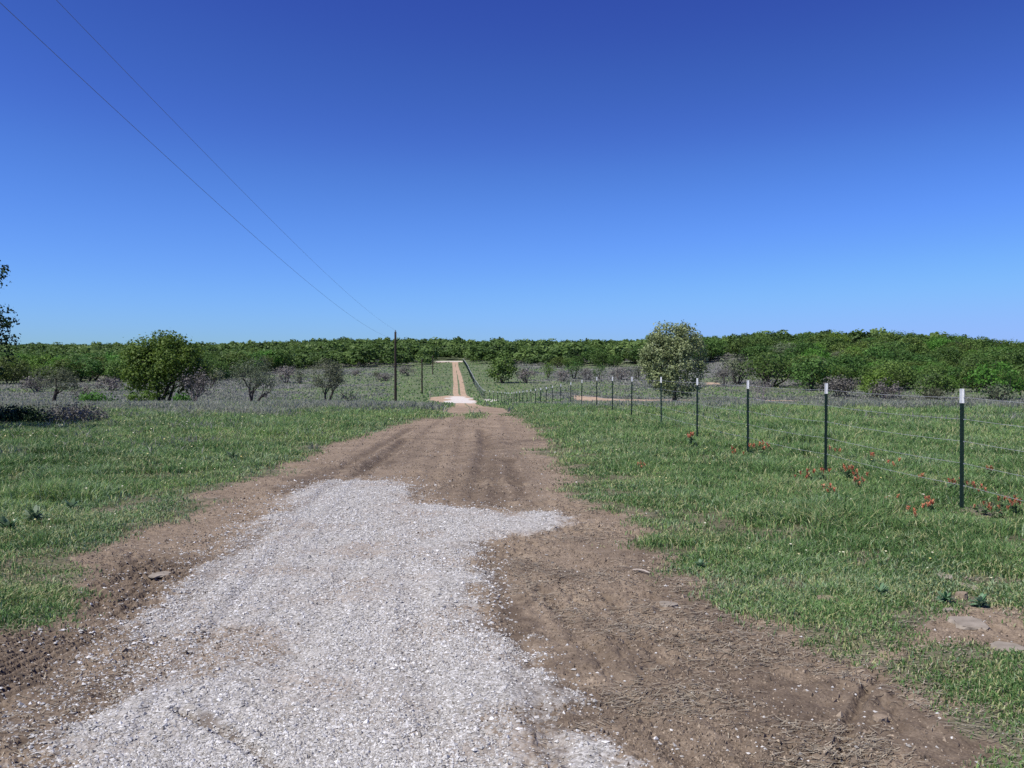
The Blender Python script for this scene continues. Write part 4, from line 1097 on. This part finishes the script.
spots = [(914, 520, 'lone vivid red-orange flower plant left of the nearest post foot', 1.0), (930, 514, 'pale coral flower plant close left of the nearest post foot', 1.0), (925, 508, 'coral flower plant just behind the pale one left of the nearest post', .9),
  (857, 488, 'orange-red flower plant at the front of the cluster right of the second post', 1.2), (859, 478, 'orange-red flower plant in the middle of the cluster right of the second post', 1.2), (851, 476, 'orange-red flower plant at the back of the cluster right of the second post', 1.2),
  (816, 480, 'orange flower plant just left of the second post foot', 1.2), (822, 477, 'orange flower plant touching the second post foot', 1.1), (802, 480, 'orange flower plant further left of the second post foot', 1.0),
  (948, 491, 'orange-red flower plant behind and left of the nearest post', 1.0), (968, 492, 'coral flower plant right against the nearest post', 1.0), (981, 494, 'orange-red flower plant right of the nearest post', .9),
  (893, 468, 'single orange flower plant in mid-field between the two nearest posts', 1.1), (921, 483, 'orange flower plant in the grass behind the two pale ones', 1.0), (750, 453, 'coral flower plant at the foot of the third post', 1.4), (762, 453, 'bright coral flower plant right of the third post foot', 1.6), (737, 455, 'small coral flower plant left of the third post foot', 1.2),
  (1018, 512, 'red-orange flower plant at the right edge beside the grass', 1.1), (1008, 507, 'coral flower plant close to the right edge', 1.0), (1000, 516, 'faint coral flower plant between the nearest post and the right edge', .9), (983, 512, 'low coral flower plant right of the nearest post foot', .8),
  (986, 475, 'orange flower plant behind the fence right of the nearest post', 1.0), (836, 455, 'faint orange flower plant behind the second post', 1.2), (830, 496, 'small orange flower plant in front of the second post', 1.0), (891, 507, 'faint rusty flower plant in the grass midway between two posts', .9),
  (690, 443, 'faint orange flower plant by the fourth post', 1.6), (870, 462, 'faint orange flower plant in the field behind the cluster', 1.2), (640, 468, 'pale orange flower plant in the verge nearest the road', 1.0)]
for i, (px, py, lab, s) in enumerate(spots):
    p = at(px, py + 5); z = gz(p[0], p[1])
    r = empty('wildflower', (p[0], p[1], z), i * 2.1, (s, s, s * .9)); tag(r, lab, 'wildflower', 'orange-red wildflowers along the fence')
    st, fo, bl = FL[i % 4]
    obj('leaf', fo, None, r)
    for q, b_ in zip(st, bl): obj('stem', q, None, r); obj('bloom', b_, None, r)

# ------------------------------------------------------------------ light
SUN_EL = R(57); SUN_AZ = R(242)      # clockwise from +Y: left and slightly behind
sd = bpy.data.lights.new('sun', 'SUN'); sun = bpy.data.objects.new('sun', sd); COL.objects.link(sun)
sd.energy = 4.2; sd.angle = R(.53); sd.color = (1.0, .95, .87)
v = np.array([math.sin(SUN_AZ) * math.cos(SUN_EL), math.cos(SUN_AZ) * math.cos(SUN_EL), math.sin(SUN_EL)])
from mathutils import Vector
sun.rotation_euler = Vector(v).to_track_quat('Z', 'Y').to_euler()
w = bpy.data.worlds.new('World'); scene.world = w; w.use_nodes = True
nt = w.node_tree; nt.nodes.clear()
sky = nt.nodes.new('ShaderNodeTexSky'); sky.sky_type = 'NISHITA'; sky.sun_disc = False
sky.sun_elevation = SUN_EL; sky.sun_rotation = SUN_AZ; sky.altitude = 200; sky.air_density = 1.0; sky.dust_density = .25; sky.ozone_density = 3.0
sc1 = nt.nodes.new('ShaderNodeVectorMath'); sc1.operation = 'SCALE'; sc1.inputs[3].default_value = .10
cv = nt.nodes.new('ShaderNodeRGBCurve')          # the camera's saturated rendering of a clear sky
EX = .45; K = 2 ** -EX
for ci, pts in enumerate(([(0, 0), (.06, .012), (.125, .034), (.150, .046), (.175, .060), (.211, .084), (.32, .150), (.517, .254), (.75, .33), (1, .42)],
                          [(0, 0), (.10, .022), (.214, .084), (.25, .118), (.29, .155), (.342, .223), (.48, .37), (.60, .485), (.637, .503), (.8, .51), (1, .64)],
                          [(0, 0), (.20, .17), (.382, .413), (.43, .49), (.48, .595), (.532, .716), (.60, .88), (.64, .95), (.8, .97), (1, 1.0)])):
    c = cv.mapping.curves[ci]
    c.points[0].location = (0, 0); c.points[1].location = (1, pts[-1][1] * K)
    for p in pts[1:-1]: c.points.new(p[0], p[1] * K)
cv.mapping.update()
sc2 = nt.nodes.new('ShaderNodeVectorMath'); sc2.operation = 'SCALE'; sc2.inputs[3].default_value = 10
bg = nt.nodes.new('ShaderNodeBackground'); bg.inputs[1].default_value = .10
wo = nt.nodes.new('ShaderNodeOutputWorld')
nt.links.new(sky.outputs[0], sc1.inputs[0]); nt.links.new(sc1.outputs[0], cv.inputs['Color']); nt.links.new(cv.outputs[0], sc2.inputs[0]); nt.links.new(sc2.outputs[0], bg.inputs[0]); nt.links.new(bg.outputs[0], wo.inputs[0])
scene.view_settings.view_transform = 'Standard'; scene.view_settings.look = 'None'
scene.view_settings.exposure = EX; scene.view_settings.gamma = 1; scene.view_settings.use_curve_mapping = False
scene.render.engine = 'CYCLES'
scene.cycles.max_bounces = 5; scene.cycles.diffuse_bounces = 3; scene.cycles.transmission_bounces = 3; scene.cycles.transparent_max_bounces = 4
scene.cycles.use_denoising = False
